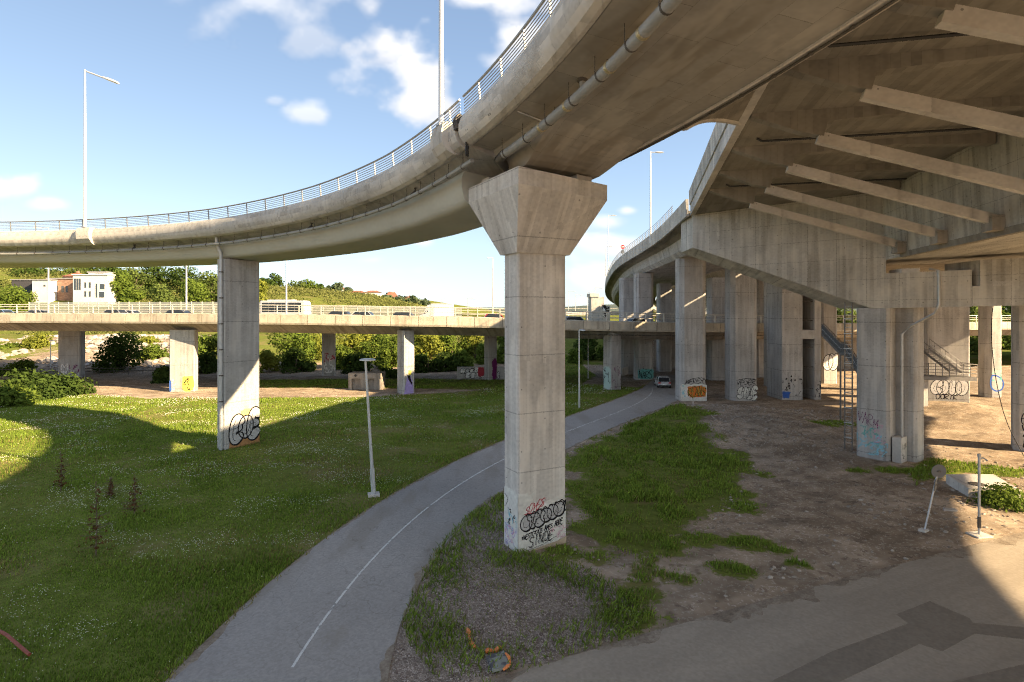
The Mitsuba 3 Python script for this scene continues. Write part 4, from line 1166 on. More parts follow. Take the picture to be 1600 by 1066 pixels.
for k, (px, D, yt, w, m_, lb_, n_) in enumerate((
        (192, 104, 522, 92, 'leaf_dark', 'dark spreading tree under the bridge between the two left bridge piers', 4200),
        (346, 104, 522, 60, 'leaf_dark', 'dark tree behind the downpipe pier', 2600), (325, 100, 550, 50, 'leaf_dark', 'low dark bush left of the downpipe pier', 2200),
        (452, 106, 514, 96, 'leaf_green', 'big leafy tree right of the downpipe pier, dark inside', 5200), (420, 100, 548, 44, 'leaf_yellow', 'yellow green bush at the right side of the downpipe pier', 2000),
        (462, 101, 545, 60, 'leaf_dark', 'dark lower bush in front of the big leafy tree', 2800),
        (548, 112, 516, 60, 'leaf_yellow', 'yellow green tree right of the far pier with the vine', 3000), (588, 112, 520, 60, 'leaf_green', 'green tree behind the flat lantern of the lawn lamp', 3000),
        (556, 100, 552, 56, 'leaf_dark', 'dark bush behind the white shed', 2600), (612, 106, 524, 52, 'leaf_green', 'tree left of the purple figure pier', 2600),
        (672, 112, 514, 70, 'leaf_yellow', 'bright sunlit tree right of the purple figure pier', 3600), (706, 114, 516, 60, 'leaf_green', 'sunlit tree in the middle of the grove', 3000), (742, 116, 514, 60, 'leaf_yellow', 'sunlit tree above the graffiti wall', 3000),
        (668, 101, 554, 50, 'leaf_dark', 'dark bush below the bright sunlit grove', 2600), (698, 103, 552, 50, 'leaf_dark', 'dark bush left of the graffiti wall', 2600), (784, 112, 520, 40, 'leaf_green', 'tree at the left edge of the big pier', 2000),
        (612, 92, 580, 46, 'leaf_dark', 'dark shrub left of the foot of the purple figure pier', 2200), (640, 118, 518, 50, 'leaf_green', 'tree behind the purple figure pier', 2200),
        (918, 118, 520, 56, 'leaf_dark', 'dark leafy tree right of the big pier under the bridge', 2800), (945, 125, 540, 34, 'leaf_green', 'small bush right of the dark tree under the bridge', 1600), (900, 112, 545, 30, 'leaf_green', 'low green bush beside the big pier behind the bridge', 1600))):
    ptree(px, D, yt, w, m_, lb_, 300 + k, n=n_, size=.24, group=TB, low=.12)
SH = 'shrubs at the edge of the lawn'
for k, (px, py, h, w, m_, lb_) in enumerate(((18, 634, 1.9, 6.0, 'leaf_green', 'sunlit bush at the left edge of the lawn'), (70, 622, 2.3, 7.5, 'leaf_dark', 'large dark spreading bush on the lawn edge'), (110, 617, 1.8, 5.5, 'leaf_dark', 'right end of the dark spreading bush'), (36, 612, 2.4, 7.0, 'leaf_dark', 'dark bush behind the sunlit one at the left edge'),
                                      (30, 585, 2.2, 6, 'leaf_green', 'light bush behind the dark fence rail at left'), (60, 566, 2.6, 7, 'leaf_yellow', 'yellow green bush left of the dark pier'), (262, 598, 2.2, 4, 'leaf_dark', 'dark bush left of the yellow graffiti pier'))):
    b = at(px, py); b[2] = gz(b[0], b[1])
    tree(b, h, w, m_, lb_, 500 + k, n=3000, size=.22, name='bush', cat='bush', group=SH, trunk=False, blobs=12, low=.05)
for k, (px, py, h, lb_) in enumerate(((95, 768, 2.3, 'reddish dead sapling farthest left on the lawn'), (173, 778, 1.1, 'smallest reddish sapling on the lawn'), (210, 806, 2.1, 'reddish sapling right of the smallest one'), (150, 870, 3.1, 'nearest and thinnest rust coloured sapling on the lawn'))):
    b = at(px, py); rng = np.random.default_rng(700 + k)
    t = thing('sapling', lb_, 'sapling', 'reddish saplings on the lawn')
    part(t, 'stem', tube(np.array([b, b + [.03, 0, h * .5], b + [-.02, 0, h]]), [.03, .02, .008], 6), 'bark')
    tw = []
    for j in range(46):
        z = h * (.12 + .85 * rng.random()); a = rng.random() * 6.28; r = (1 - z / h) * .75 + .12
        tw.append(tube(np.array([b + [0, 0, z], b + [math.cos(a) * r, math.sin(a) * r, z + .12]]), [.012, .005], 3))
    part(t, 'twigs', cat_(tw), 'bark')
    m, uv = leaves([[b[0], b[1], b[2] + h * (.15 + .12 * j), (.55 - .07 * j) * h * .5, (.55 - .07 * j) * h * .5, h * .1] for j in range(7)], 230, .06, rng, .95)
    part(t, 'foliage', m, 'sapling_mat', uv=uv)
# scrub covering the hillside
rng = np.random.default_rng(5)
n = 26000
X = rng.uniform(-330, 12, n); Y = rng.uniform(150, 330, n)
keep = (np.abs(X / Y) < 1.0) & ~((X / Y < -.66) & (Y > 178) & (Y < 214) & (X / Y > -.9))
X, Y = X[keep], Y[keep]
Z = ground_z(X, Y)
k = meshkit.fbm(np.stack([X * .06, Y * .06, X * 0], -1), 3, 3)
X, Y, Z = X[k > .38], Y[k > .38], Z[k > .38]
rs = .5 + 1.9 * rng.random(len(X)) ** 3
m, uv = leaves(np.stack([X, Y, Z + rs * .35, rs, rs, rs * .85], 1), len(X) * 6, .36, rng, .6)
single('hillside_scrub', m, 'leaf_olive', 'olive and tan scrub covering the slope below the far houses', kind='stuff', uv=uv)


# grass: individual blades over lawn, dirt patch, tufts and weedy island
def blades(P, h, wd, rng, lean=.35):
    n = len(P)
    a = rng.random(n) * 2 * math.pi
    d = np.stack([np.cos(a), np.sin(a), a * 0], 1)
    sd_ = np.stack([-np.sin(a), np.cos(a), a * 0], 1)
    l_ = (rng.random(n) * lean + .08)[:, None]
    H = h[:, None]
    b0, b1 = P - sd_ * wd[:, None], P + sd_ * wd[:, None]
    md = P + d * l_ * H * .4 + np.array([0, 0, 1]) * H * .6
    tp = P + d * l_ * H * 1.25 + np.array([0, 0, 1]) * H
    v = np.stack([b0, b1, md + sd_ * wd[:, None] * .6, tp], 1).reshape(-1, 3)
    i = np.arange(n)[:, None] * 4
    f = np.vstack([i + [0, 1, 2], i + [0, 2, 3]])
    u = np.repeat(rng.random(n), 4)
    return (v, f), np.stack([u, np.tile([0, 0, .6, 1.0], n)], 1)


def scatter(poly, dens, rng, vis=True):
    x0, y0, x1, y1 = poly.bounds
    y0 = max(y0, 13.5)
    n = int((x1 - x0) * (y1 - y0) * dens)
    x, y = rng.uniform(x0, x1, n), rng.uniform(y0, y1, n)
    k = shapely.contains_xy(poly, x, y)
    if vis: k &= np.abs(x / y) < .93
    return x[k], y[k]


rng = np.random.default_rng(11)
gxs, gys = scatter(LAWN.union(FARLAWN), 300, rng)
keep = rng.random(len(gxs)) < np.clip((21 / gys) ** 1.6, .07, 1)
gxs, gys = gxs[keep], gys[keep]
bare = meshkit.fbm(np.stack([gxs * .16, gys * .16, gxs * 0], -1), 3, 12)
bx_ = np.exp(-((gxs + 9.0) / 5.5) ** 2 - ((gys - 37) / 5) ** 2) + .9 * np.exp(-((gxs + 14) / 5) ** 2 - ((gys - 45) / 5) ** 2) + .6 * np.exp(-((gxs + 26) / 6) ** 2 - ((gys - 38) / 3) ** 2)
keep = rng.random(len(gxs)) < np.clip(1.15 - np.clip((bare - .52) * 5, 0, .8) - bx_ * .35, .12, 1)
gxs, gys, bare, bx_ = gxs[keep], gys[keep], bare[keep], bx_[keep]
gzz = ground_z(gxs, gys)
tall = meshkit.fbm(np.stack([gxs * .35, gys * .35, gxs * 0], -1), 3, 4)
hh = (.08 + .24 * np.clip((tall - .3) * 1.6, 0, 1)) * (.6 + .8 * rng.random(len(gxs)))
ww = .007 + .00052 * gys
dry = rng.random(len(gxs)) < np.clip((bare - .45) * 2.2 + bx_ * .55 + .08, .05, .75)
m, uv = blades(np.stack([gxs, gys, gzz - .02], 1)[~dry], hh[~dry], ww[~dry], rng)
lawn = single('grass', m, 'grass_mat', 'long green grass of the lawn left of the road', kind='stuff', uv=uv)
m, uv = blades(np.stack([gxs, gys, gzz - .02], 1)[dry], hh[dry] * .8, ww[dry] * .9, rng)
part(lawn, 'dry_blades', m, 'grass_dry', kind='stuff', uv=uv)
# clover flowers in drifts
cx_, cy_ = scatter(LAWN, 42, rng)
cl = meshkit.fbm(np.stack([cx_ * .3, cy_ * .55, cx_ * 0], -1), 3, 33)
keep = (rng.random(len(cx_)) < np.clip((cl - .49) * 4.0, 0.03, .85) * np.clip((24 / cy_) ** 1.3, .08, 1))
cx_, cy_ = cx_[keep], cy_[keep]
n = len(cx_)
cz_ = ground_z(cx_, cy_) + .14 + .14 * rng.random(n)
r_ = .009 + .00042 * cy_
o_ = np.array([[1, 0, 0], [-.5, .87, 0], [-.5, -.87, 0], [0, 0, .9]])
V = (np.stack([cx_, cy_, cz_], 1)[:, None] + o_[None] * r_[:, None, None]).reshape(-1, 3)
i = np.arange(n)[:, None] * 4
single('clover_flowers', (V, np.vstack([i + [0, 1, 3], i + [1, 2, 3], i + [2, 0, 3], i + [0, 2, 1]])), 'clover', 'drifts of tiny white clover flowers scattered over the lawn', kind='stuff')
# patch between pier and dirt, tufts
x, y = scatter(PATCH.buffer(.9), 190, rng)
q3 = np.stack([x, y, x * 0], 1)
sd_e = sdist(PATCH, x, y) + (meshkit.fbm(q3 * .55, 4, 71) - .5) * 3.0 + .45
clump = meshkit.fbm(q3 * 1.3, 3, 8)
keep = rng.random(len(x)) < np.clip((22 / y) ** 1.2, .15, 1) * np.clip(sd_e * .55 + .15, 0, 1) * np.clip((clump - .30) * 4.2, .04, 1)
x, y, sd_e, clump = x[keep], y[keep], sd_e[keep], clump[keep]
tall = meshkit.fbm(np.stack([x * .4, y * .4, x * 0], -1), 3, 14)
hh = (.12 + .52 * np.clip((tall - .28) * 1.8, 0, 1) * np.clip(clump * 1.6 - .2, .3, 1)) * np.clip(.3 + sd_e * .35, .3, 1) * (.5 + .9 * rng.random(len(x)))
dsel = rng.random(len(x)) < np.clip(.10 + .5 * (1 - np.clip(sd_e, 0, 1)) + (.42 - tall) * 2.0, .06, .6)
k = ~shapely.contains_xy(ROADS, x, y) & dsel
m, uv = blades(np.stack([x, y, ground_z(x, y) - .02], 1)[k], hh[k] * .9, .007 + .00045 * y[k], rng, .7)
dirt_dry = (m, uv)
x, y, hh = x[~dsel], y[~dsel], hh[~dsel]
tx_, ty_, th_ = [x], [y], [hh]
for px, py, r in TUFTS:
    q_ = at(px, py); n = int(170 * r * r + 40)
    rr, aa = r * np.sqrt(rng.random(n)) * (.6 + .8 * rng.random(n)), rng.random(n) * 6.283
    tx_.append(q_[0] + rr * np.cos(aa) * 1.2); ty_.append(q_[1] + rr * np.sin(aa) * .9); th_.append((.1 + .28 * rng.random(n)) * np.clip(1.25 - rr / r, .25, 1))
xs_, ys_ = scatter(RGRASS, 60, rng); tx_.append(xs_); ty_.append(ys_); th_.append(.08 + .25 * rng.random(len(xs_)))
x, y, hh = (np.concatenate(a) for a in (tx_, ty_, th_))
k = ~shapely.contains_xy(ROADS, x, y); x, y, hh = x[k], y[k], hh[k]
m, uv = blades(np.stack([x, y, ground_z(x, y) - .02], 1), hh, .009 + .0006 * y, rng)
dg = single('dirt_grass', m, 'grass_mat', 'rough green grass and tufts growing on the dirt right of the big pier', kind='stuff', uv=uv)
part(dg, 'dry_blades', dirt_dry[0], 'grass_dry', kind='stuff', uv=dirt_dry[1])
# weeds of the gravel island and verges
x, y = scatter(ISLAND.buffer(.3), 190, rng)
ds = sdist(ISLAND, x, y)
wz = meshkit.fbm(np.stack([x * .55, y * .55, x * 0], -1), 3, 18)
edge = np.clip(1.6 - np.abs(ds - .5) * 1.2, 0, 1)
keep = rng.random(len(x)) < np.clip((wz - .36) * 2.4 + edge * .3 * (wz > .42), .2, 1)
x, y, edge = x[keep], y[keep], edge[keep]
hh = (.05 + .16 * rng.random(len(x))) * (.6 + edge)
gsel = rng.random(len(x)) < .35 + .5 * edge
for sel, mt, nm, lb_ in ((gsel, 'grass_mat', 'island_weeds', 'green weeds around the gravel island in the foreground'), (~gsel, 'weed_mat', 'dry_weeds', 'dull straw weeds among the gravel of the foreground island')):
    m, uv = blades(np.stack([x, y, ground_z(x, y) - .01], 1)[sel], hh[sel], .007 + .00045 * y[sel], rng, .6)
    single(nm, m, mt, lb_, kind='stuff', uv=uv)
# ragged verge along the road edges
vx, vy = scatter(pp.buffer(.5).difference(pp.buffer(-.22)).intersection(LAWN.union(PATCH).buffer(.6)), 120, rng)
keep = rng.random(len(vx)) < np.clip((20 / vy), .2, 1) * np.clip(meshkit.fbm(np.stack([vx, vy, vx * 0], -1), 3, 28) * 2 - .55, .05, 1)
vx, vy = vx[keep], vy[keep]
m, uv = blades(np.stack([vx, vy, vx * 0], 1), .06 + .14 * rng.random(len(vx)), .009 + .0005 * vy, rng, .7)
single('verge_grass', m, 'grass_dry', 'ragged dry verge along the edges of the grey road', kind='stuff', uv=uv)


# loose stones on dirt, gravel, and the rubble bank
def stones(x, y, r, rng):
    n = len(x)
    ico = trimesh.creation.icosahedron()
    V = np.asarray(ico.vertices)[None] * (.65 + .7 * rng.random((n, 12, 1)))
    V = V * r[:, None, None] * np.stack([.8 + .5 * rng.random(n), .8 + .5 * rng.random(n), .45 + .4 * rng.random(n)], 1)[:, None]
    V = V + np.stack([x, y, ground_z(x, y) + r * .12], 1)[:, None]
    f = (np.asarray(ico.faces)[None] + np.arange(n)[:, None, None] * 12).reshape(-1, 3)
    u = np.repeat(rng.random(n), 12)
    return (V.reshape(-1, 3), f), np.stack([u, u], 1)


matte('stone', lambda p, n, uv: mix((.2, .165, .13), (.46, .42, .37), uv.x) * (.8 + .4 * fbm(p.x * 9, p.y * 9, p.z * 9, 2)))
matte('rubble', lambda p, n, uv: mix((.26, .23, .20), (.50, .46, .42), uv.x) * (.75 + .4 * fbm(p.x * 2, p.y * 2, p.z * 2, 2)))
matte('gravel_stone', lambda p, n, uv: mix((.15, .115, .10), (.52, .455, .41), uv.x * uv.x))
x, y = rng.uniform(2, 34, 11000), rng.uniform(17, 62, 11000)
dd = meshkit.fbm(np.stack([x * .2, y * .2, x * 0], -1), 3, 40) + np.clip(mound_z(x, y), 0, .5) * .5
k = ~shapely.contains_xy(ROADS.union(PATCH).union(ISLAND), x, y) & (rng.random(len(x)) < np.clip((dd - .42) * 3, .04, 1)) & (np.abs(x / y) < .92)
m, uv = stones(x[k], y[k], .015 + .08 * rng.random(k.sum()) ** 3 + .0006 * y[k], rng)
single('dirt_stones', m, 'stone', 'small loose stones and clods on the brown dirt', kind='stuff', uv=uv)
x, y = scatter(ISLAND.union(shoulder_poly), 380, rng)
k = rng.random(len(x)) < np.clip((meshkit.fbm(np.stack([x * .4, y * .4, x * 0], -1), 3, 50) - .25) * 2.0, .1, .8)
m, uv = stones(x[k], y[k], .012 + .022 * rng.random(k.sum()), rng)
single('gravel', m, 'gravel_stone', 'purplish grey gravel of the foreground island and road shoulder', kind='stuff', uv=uv)
x, y = rng.uniform(-110, -28, 3200), rng.uniform(104, 138, 3200)
k = (x / y > -.93) & (x / y < -.52) & (meshkit.fbm(np.stack([x * .1, y * .15, x * 0], -1), 3, 60) > .42)
m, uv = stones(x[k], y[k], .25 + .65 * rng.random(k.sum()) ** 2, rng)
single('rubble_bank', m, 'rubble', 'bank of pale broken rubble seen under the crossing bridge at left', kind='stuff', uv=uv)
# ------------------------------------------------------------------ houses on the hill, tower, distant hills
matte('wall_white', lambda p, n, uv: C((.70, .68, .64)) * (.86 + .2 * fbm(p.x * .4, p.y * .4, p.z * .4, 3)))
matte('wall_brick', lambda p, n, uv: mix((.27, .165, .125), (.34, .22, .17), cell_rand(p.x / .9, p.z / .35, 1)) * (.85 + .3 * fbm(p.x, p.y, p.z, 2)))
matte('roof_red', lambda p, n, uv: C((.25, .125, .09)) * (.8 + .35 * fbm(p.x, p.y, p.z, 3)))
matte('roof_grey', (.30, .30, .31))
matte('dark_cladding', (.075, .075, .085))
gloss('window_pane', (.05, .065, .085), .12)


def house(px0, px1, ytop, ybase, D, wall, roof, label, wins=(), deep=9.0, pitched=False, turn=0.12, cat='house'):
    a, b = atd(px0, ybase, D), atd(px1, ybase, D)
    h = (ybase - ytop) / F * D
    w = b[0] - a[0]
    t = thing('house', label, cat)
    u, v = np.array([math.cos(turn), math.sin(turn), 0]), np.array([-math.sin(turn), math.cos(turn), 0])
    o = a - [0, 0, 4]
    part(t, 'wall', frame_box(o, u * w, v * deep, [0, 0, h + 4]), wall)
    if pitched:
        e = .5
        P = [(-e, h - .1), (w + e, h - .1), (w - 1.2, h + pitched), (1.2, h + pitched)]
        top = [a + u * x + v * y + [0, 0, z] for x, z, ys in ((-e, h, (-e, deep + e)), (w + e, h, (-e, deep + e)), (w * .72, h + pitched, (deep * .5,)), (w * .28, h + pitched, (deep * .5,))) for y in ys]
        r = part(t, 'roof', trimesh.convex.convex_hull(np.array(top)), roof)
        part(r, 'chimney', cbox(a + u * w * .6 + v * deep * .5 + [0, 0, h + pitched * .9], (.7, .7, 1.6)), wall)
    else:
        part(t, 'roof', frame_box(a + [0, 0, h] - u * .3 - v * .3, u * (w + .6), v * (deep + .6), [0, 0, .35]), roof)
    for x, z, ww_, hh_ in wins:
        o2_ = a + u * (x * w) - v * .05 + [0, 0, z * h]
        f_ = part(t, 'window', frame_box(o2_ - u * .08 - [0, 0, .08], u * (ww_ * w + .16), v * .12, [0, 0, hh_ * h + .16]), wall)
        part(f_, 'pane', frame_box(o2_ - v * .03, u * ww_ * w, v * .1, [0, 0, hh_ * h]), 'window_pane')
    return t


house(18, 52, 438, 470, 205, 'dark_cladding', 'roof_grey', 'dark clad house with flat grey roof at the left of the hill', [(.1, .35, .8, .25)], turn=.0)
house(50, 75, 438, 474, 202, 'wall_white', 'roof_grey', 'plain white block joined to the dark clad house', [(.72, .72, .14, .08)], turn=.0)
house(74, 114, 436, 470, 206, 'wall_brick', 'roof_grey', 'brick house with dark loggia windows between the white ones', [(.22, .45, .2, .25), (.55, .38, .1, .3), (.72, .38, .08, .3)], turn=.0)
house(98, 114, 432, 445, 214, 'wall_brick', 'roof_red', 'red gabled top behind the brick house', (), pitched=1.6, turn=.0)
w3 = house(114, 168, 430, 470, 200, 'wall_white', 'wall_white', 'modern white villa with tall glazed corner on the hill', [(.03, .42, .06, .45), (.10, .42, .06, .45), (.17, .42, .06, .45), (.33, .5, .06, .22), (.46, .5, .06, .22), (.33, .15, .06, .22), (.46, .15, .06, .22), (.66, .12, .05, .55), (.78, .45, .14, .2), (.76, .12, .15, .22)], turn=.0)
house(138, 166, 426, 432, 205, 'wall_white', 'roof_grey', 'set back top storey of the modern white villa', [(.4, .3, .45, .4)], turn=.0, cat='house')
FH = [(.06 + .15 * i, z, .07, .17) for i in range(6) for z in (.15, .58)]
house(516, 541, 452, 470, 420, 'wall_white', 'roof_red', 'far white house with low red roof at the left of the far flats', FH[:6], pitched=1.6)
house(541, 571, 458, 474, 405, 'wall_white', 'roof_red', 'long far white house with red roof in the middle of the far flats', FH, pitched=1.8)
house(570, 594, 457, 478, 395, 'wall_white', 'roof_red', 'tallest far white block of flats at the right end', FH, pitched=1.4)
house(600, 622, 467, 476, 410, 'wall_white', 'roof_red', 'far house with a steep red roof standing alone on the slope', FH[:4], pitched=5.0)
house(626, 648, 467, 478, 430, 'wall_brick', 'roof_red', 'dark red far house low on the slope', FH[:4], pitched=2.0)
tw = thing('concrete_tower', 'far grey concrete tower with pale wall painting beyond the bridge', 'tower')
a = atd(924, 500, 210)
part(tw, 'shaft', frame_box(a - [0, 0, 6], [4.6, .6, 0], [-.6, 4, 0], [0, 0, 14.2]), 'concrete_grey')
part(tw, 'head', frame_box(a + [-.4, -.4, 8.2], [3.2, .4, 0], [-.6, 5, 0], [0, 0, 1.2]), 'concrete_strut')
part(tw, 'slanting_wall', frame_box(a + [3.0, -.6, -6], [3.6, .4, 0], [0, 3, 0], [0, 0, 11.0]), 'concrete_parapet')
fb = thing('far_bridge', 'distant bridge deck seen right of the big pier over the traffic', 'bridge')
pth = np.array([[8, 225, 0], [30, 230, 0], [60, 240, 0], [100, 250, 0]]) + [0, 0, 9.3]
part(fb, 'deck', sweep([(0, 0), (0, 1.6), (-9, 1.6), (-9, 0)], pth), 'concrete_grey')
part(fb, 'handrail', tube(pth + [0, 0, 2.6], .08, 5), 'bridge_rail')
for k in range(4):
    part(fb, 'column', cbox(pth[k] + [0, 3, -5], (1.6, 1.6, 10)), 'concrete_grey')
hx, hy = np.meshgrid(np.linspace(-3500, 3500, 120), np.linspace(1500, 4200, 30), indexing='ij')
hz = 62 * np.sin(np.clip((hy - 1500) / 2700, 0, 1) * math.pi) ** 1.2 * (.45 + 1.1 * meshkit.fbm(np.stack([hx * .0011, hy * .0006, hx * 0], -1), 4, 3)) * np.clip((hx + 2600) / 2400 * .6 + .25, .25, 1) - 2
I, J = np.meshgrid(np.arange(119), np.arange(29), indexing='ij')
q = np.stack([I * 30 + J, (I + 1) * 30 + J, (I + 1) * 30 + J + 1, I * 30 + J + 1], -1).reshape(-1, 4)
matte('far_wood', lambda p, n, uv: mix((.075, .10, .10), (.115, .14, .125), fbm(p.x * .01, p.y * .01, 1, 4)))
single('distant_hills', (np.stack([hx, hy, hz], -1).reshape(-1, 3), np.vstack([q[:, [0, 1, 2]], q[:, [0, 2, 3]]])), 'far_wood', 'low distant wooded hills on the horizon', kind='structure', smooth=True)
RT = 'trees beyond the viaduct on the right'
rng = np.random.default_rng(77)
for k, (px, yt, lb_) in enumerate(((1118, 492, 'tree seen between the two front viaduct columns'), (1200, 488, 'tree behind the slim pale column left of the stair tower'), (1232, 486, 'tree behind the left wall of the stair tower'), (1292, 480, 'tree behind the dark steel stairs'), (1322, 482, 'tree glimpsed above the caged ladder'),
                              (1448, 474, 'tree left of the broad sunlit column'), (1470, 470, 'tree just behind the broad sunlit column'), (1512, 464, 'dark tree right of the broad sunlit column above the white parapet'), (1536, 460, 'tall dark tree left of the blue tagged column'), (1566, 470, 'tree behind the blue tagged column'), (1595, 466, 'last tree at the right edge behind the dark column'))):
    ptree(px, 138 + rng.uniform(-8, 16), yt, 76, ('leaf_dark', 'leaf_hill', 'leaf_green')[k % 3], lb_, 900 + k, n=1900, size=.42, group=RT, low=.08)

# ------------------------------------------------------------------ stair tower, steel stairs, signs, slab, walls
tower = thing('stair_tower', 'square concrete stair tower with tall dark openings under the viaduct', 'tower')
DT = 68.0
sx = lambda px: (px - 800) / F * DT
part(tower, 'side_wall', frame_box([sx(1222), DT, -.5], [sx(1254) - sx(1222), 0, 0], [0, 4, 0], [0, 0, 15]), 'concrete_grey')
part(tower, 'jamb', frame_box([sx(1273), DT + .02, -.5], [sx(1283) - sx(1273), 0, 0], [0, 4, 0], [0, 0, 15]), 'concrete_grey')
for z0, z1 in ((7.05, 8.1), (12.4, 14.4)):
    part(tower, 'lintel', frame_box([sx(1254) + .01, DT + .04, z0], [sx(1273) - sx(1254) - .02, 0, 0], [0, 3.5, 0], [0, 0, z1 - z0]), 'concrete_grey')
part(tower, 'back_wall', frame_box([sx(1254) + .01, DT + 3.0, -.5], [sx(1273) - sx(1254) - .02, 0, 0], [0, .6, 0], [0, 0, 13]), 'concrete_dark')
for z in (.4, 2.9, 5.2, 8.3, 10.5):
    part(tower, 'guard_bar', rod([sx(1254), DT + .4, z + .9], [sx(1273), DT + .4, z + .9], .04), 'dark_steel')


def stair(label, A, B, width_dir, steps, post=.9, holder=None):
    """steel flight from A down to B, width_dir: vector across the treads"""
    t = holder or thing('steel_stairs', label, 'stairs')
    A, B, Wd_ = (np.asarray(x, float) for x in (A, B, width_dir))
    for s in (0, 1):
        part(t, 'stringer', sweep([(-.03, -.15), (.03, -.15), (.03, .12), (-.03, .12)], np.array([A + Wd_ * s, B + Wd_ * s])), 'stair_steel')
        part(t, 'handrail', rod(A + Wd_ * s + [0, 0, 1.0], B + Wd_ * s + [0, 0, 1.0], .035), 'stair_steel')
        part(t, 'knee_rail', rod(A + Wd_ * s + [0, 0, .5], B + Wd_ * s + [0, 0, .5], .022), 'galvanised')
        for k in range(0, steps + 1, 2):
            p = A + (B - A) * k / steps + Wd_ * s
            part(t, 'baluster', rod(p, p + [0, 0, 1.0], .022, 5), 'stair_steel')
    if steps > 5:
        for k in range(steps):
            p = A + (B - A) * (k + .5) / steps
            d = np.array([B[0] - A[0], B[1] - A[1], 0]); d /= np.linalg.norm(d)
            part(t, 'tread', frame_box(p - d * .14, d * .28, Wd_, [0, 0, .04]), 'stair_steel')
    return t


A1, B1, C1_, D1 = atd(1284, 522, 57), atd(1313, 553, 54), atd(1321, 553, 53.2), atd(1345, 590, 49)
st = stair('dark steel stairs with mesh sides descending beside the caged ladder', A1, B1, np.array([.7, 1.0, 0]), 12)
stair('', B1, C1_, np.array([.7, 1.0, 0]), 4, holder=st)
stair('', C1_, D1, np.array([.7, 1.0, 0]), 12, holder=st)
for a_, b_ in ((A1, B1), (B1, C1_), (C1_, D1)):
    part(st, 'mesh_panel', frame_box(a_ + [0, 0, .08], b_ - a_, [.02, .03, 0], [0, 0, .85]), 'perforated')
bsdf('perforated', {'type': 'twosided', 'bsdf': {'type': 'principled', 'base_color': {'type': 'rgb', 'value': [.09, .095, .10]}, 'roughness': .7, 'metallic': .1}})
part(st, 'support_post', rod(B1 + [.3, .5, 0], [B1[0] + .3, B1[1] + .5, -.3], .08), 'stair_steel')
DL = 56.0
la, lb2 = atd(1440, 588, DL), atd(1527, 590, DL)
st2 = thing('steel_stairs', 'steel stair landing with tubular railings between the twin columns and the right column', 'stairs')
part(st2, 'landing', frame_box(la - [0, 0, .35], lb2 - la, [0, 2.2, 0], [0, 0, .35]), 'stair_steel')
for h in (.35, .65, .95, 1.25):
    part(st2, 'handrail', rod(la + [0, 0, h], lb2 + [0, 0, h], .03), 'stair_steel')
    part(st2, 'handrail', rod(lb2 + [0, 0, h], lb2 + [0, 2.2, h], .03), 'stair_steel')
for k in range(9):
    p = la + (lb2 - la) * k / 8
    part(st2, 'baluster', rod(p, p + [0, 0, 1.25], .035, 5), 'stair_steel')
part(st2, 'support_post', cbox([la[0] + .9, DL + 1, la[2] / 2 - .35], (.5, .5, la[2])), 'concrete_grey')
stair('', atd(1452, 545, DL + 3.2), atd(1503, 583, DL + 2.2), np.array([0, 1.6, 0]), 12, holder=st2)
sl = thing('concrete_slab', 'raised square concrete slab with manhole and pink tag in the sunlit dirt', 'slab')
sp_ = Polygon([at(*q_, .5)[:2] for q_ in ((1478, 741), (1513, 763), (1597, 767), (1552, 741))])
part(sl, 'block', extrude(sp_ if sp_.exterior.is_ccw else Polygon(list(sp_.exterior.coords)[::-1]), -.3, .5), 'concrete_strut')
mh = at(1527, 757, .5)
part(sl, 'manhole_cover', tube(np.array([mh, mh + [0, 0, .03]]), .42, 20), 'dark_steel', smooth=40)
s1 = thing('road_sign', 'leaning post with two round sign backs at the edge of the shade', 'sign')
b1 = at(1443, 830)
t1 = b1 + np.array([.80, .15, 2.85])
part(s1, 'post', rod(b1 - [0, 0, .2], t1, .04, 8), 'galvanised')
for f_, r_, tl in ((.955, .33, .15), (.74, .29, -.7)):
    c = b1 + (t1 - b1) * f_ + [0, -.06, 0]
    nn = np.array([math.sin(tl) - .1, math.cos(tl), .1]); nn /= np.linalg.norm(nn)
    part(s1, 'disc', rod(c - nn * .012, c + nn * .012, r_, 24), 'sign_grey')
    part(s1, 'clamp', cbox(c - [0, .03, 0], (.12, .05, .06)), 'dark_steel')
part(s1, 'foot', cbox(b1 + [0, 0, .03], (.35, .3, .12), .5), 'concrete_strut')
s2 = thing('bare_post', 'upright grey post on a square base plate at the roadside, with small arm on top', 'post')
b2 = at(1530, 837)
part(s2, 'post', rod(b2, b2 + [0, 0, 3.6], .055, 10), 'galvanised')
part(s2, 'sleeve', rod(b2 + [0, 0, .35], b2 + [0, 0, .85], .075, 10), 'dark_steel')
part(s2, 'base_plate', cbox(b2 + [0, 0, .03], (.75, .65, .08), .15), 'concrete_strut')
part(s2, 'arm', tube(np.array([b2 + [0, 0, 3.45], b2 + [.18, 0, 3.5], b2 + [.3, -.1, 3.38]]), .04, 6), 'galvanised')
part(s2, 'cap', rod(b2 + [0, 0, 3.55], b2 + [0, 0, 3.68], .075, 10), 'galvanised')
b = at(1570, 790); b[2] = 0
tree(b, .85, 3.4, 'leaf_green', 'low leafy bush at the right edge beside the roadside slab', 650, n=2400, size=.10, name='bush', cat='bush', trunk=False, blobs=10, low=.1)
fs = thing('flat_stone', 'flat white slab lying on the sunlit dirt between the two posts', 'stone')
c = at(1482, 798)
part(fs, 'slab', trimesh.convex.convex_hull(np.array([c + [x, y, z] for x, y in ((-.3, -.1), (.3, -.22), (.42, .05), (-.1, .25)) for z in (.02, .09)])), 'concrete_strut')
cb_ = thing('loose_cable', 'black cable hanging down beside the right column', 'cable')
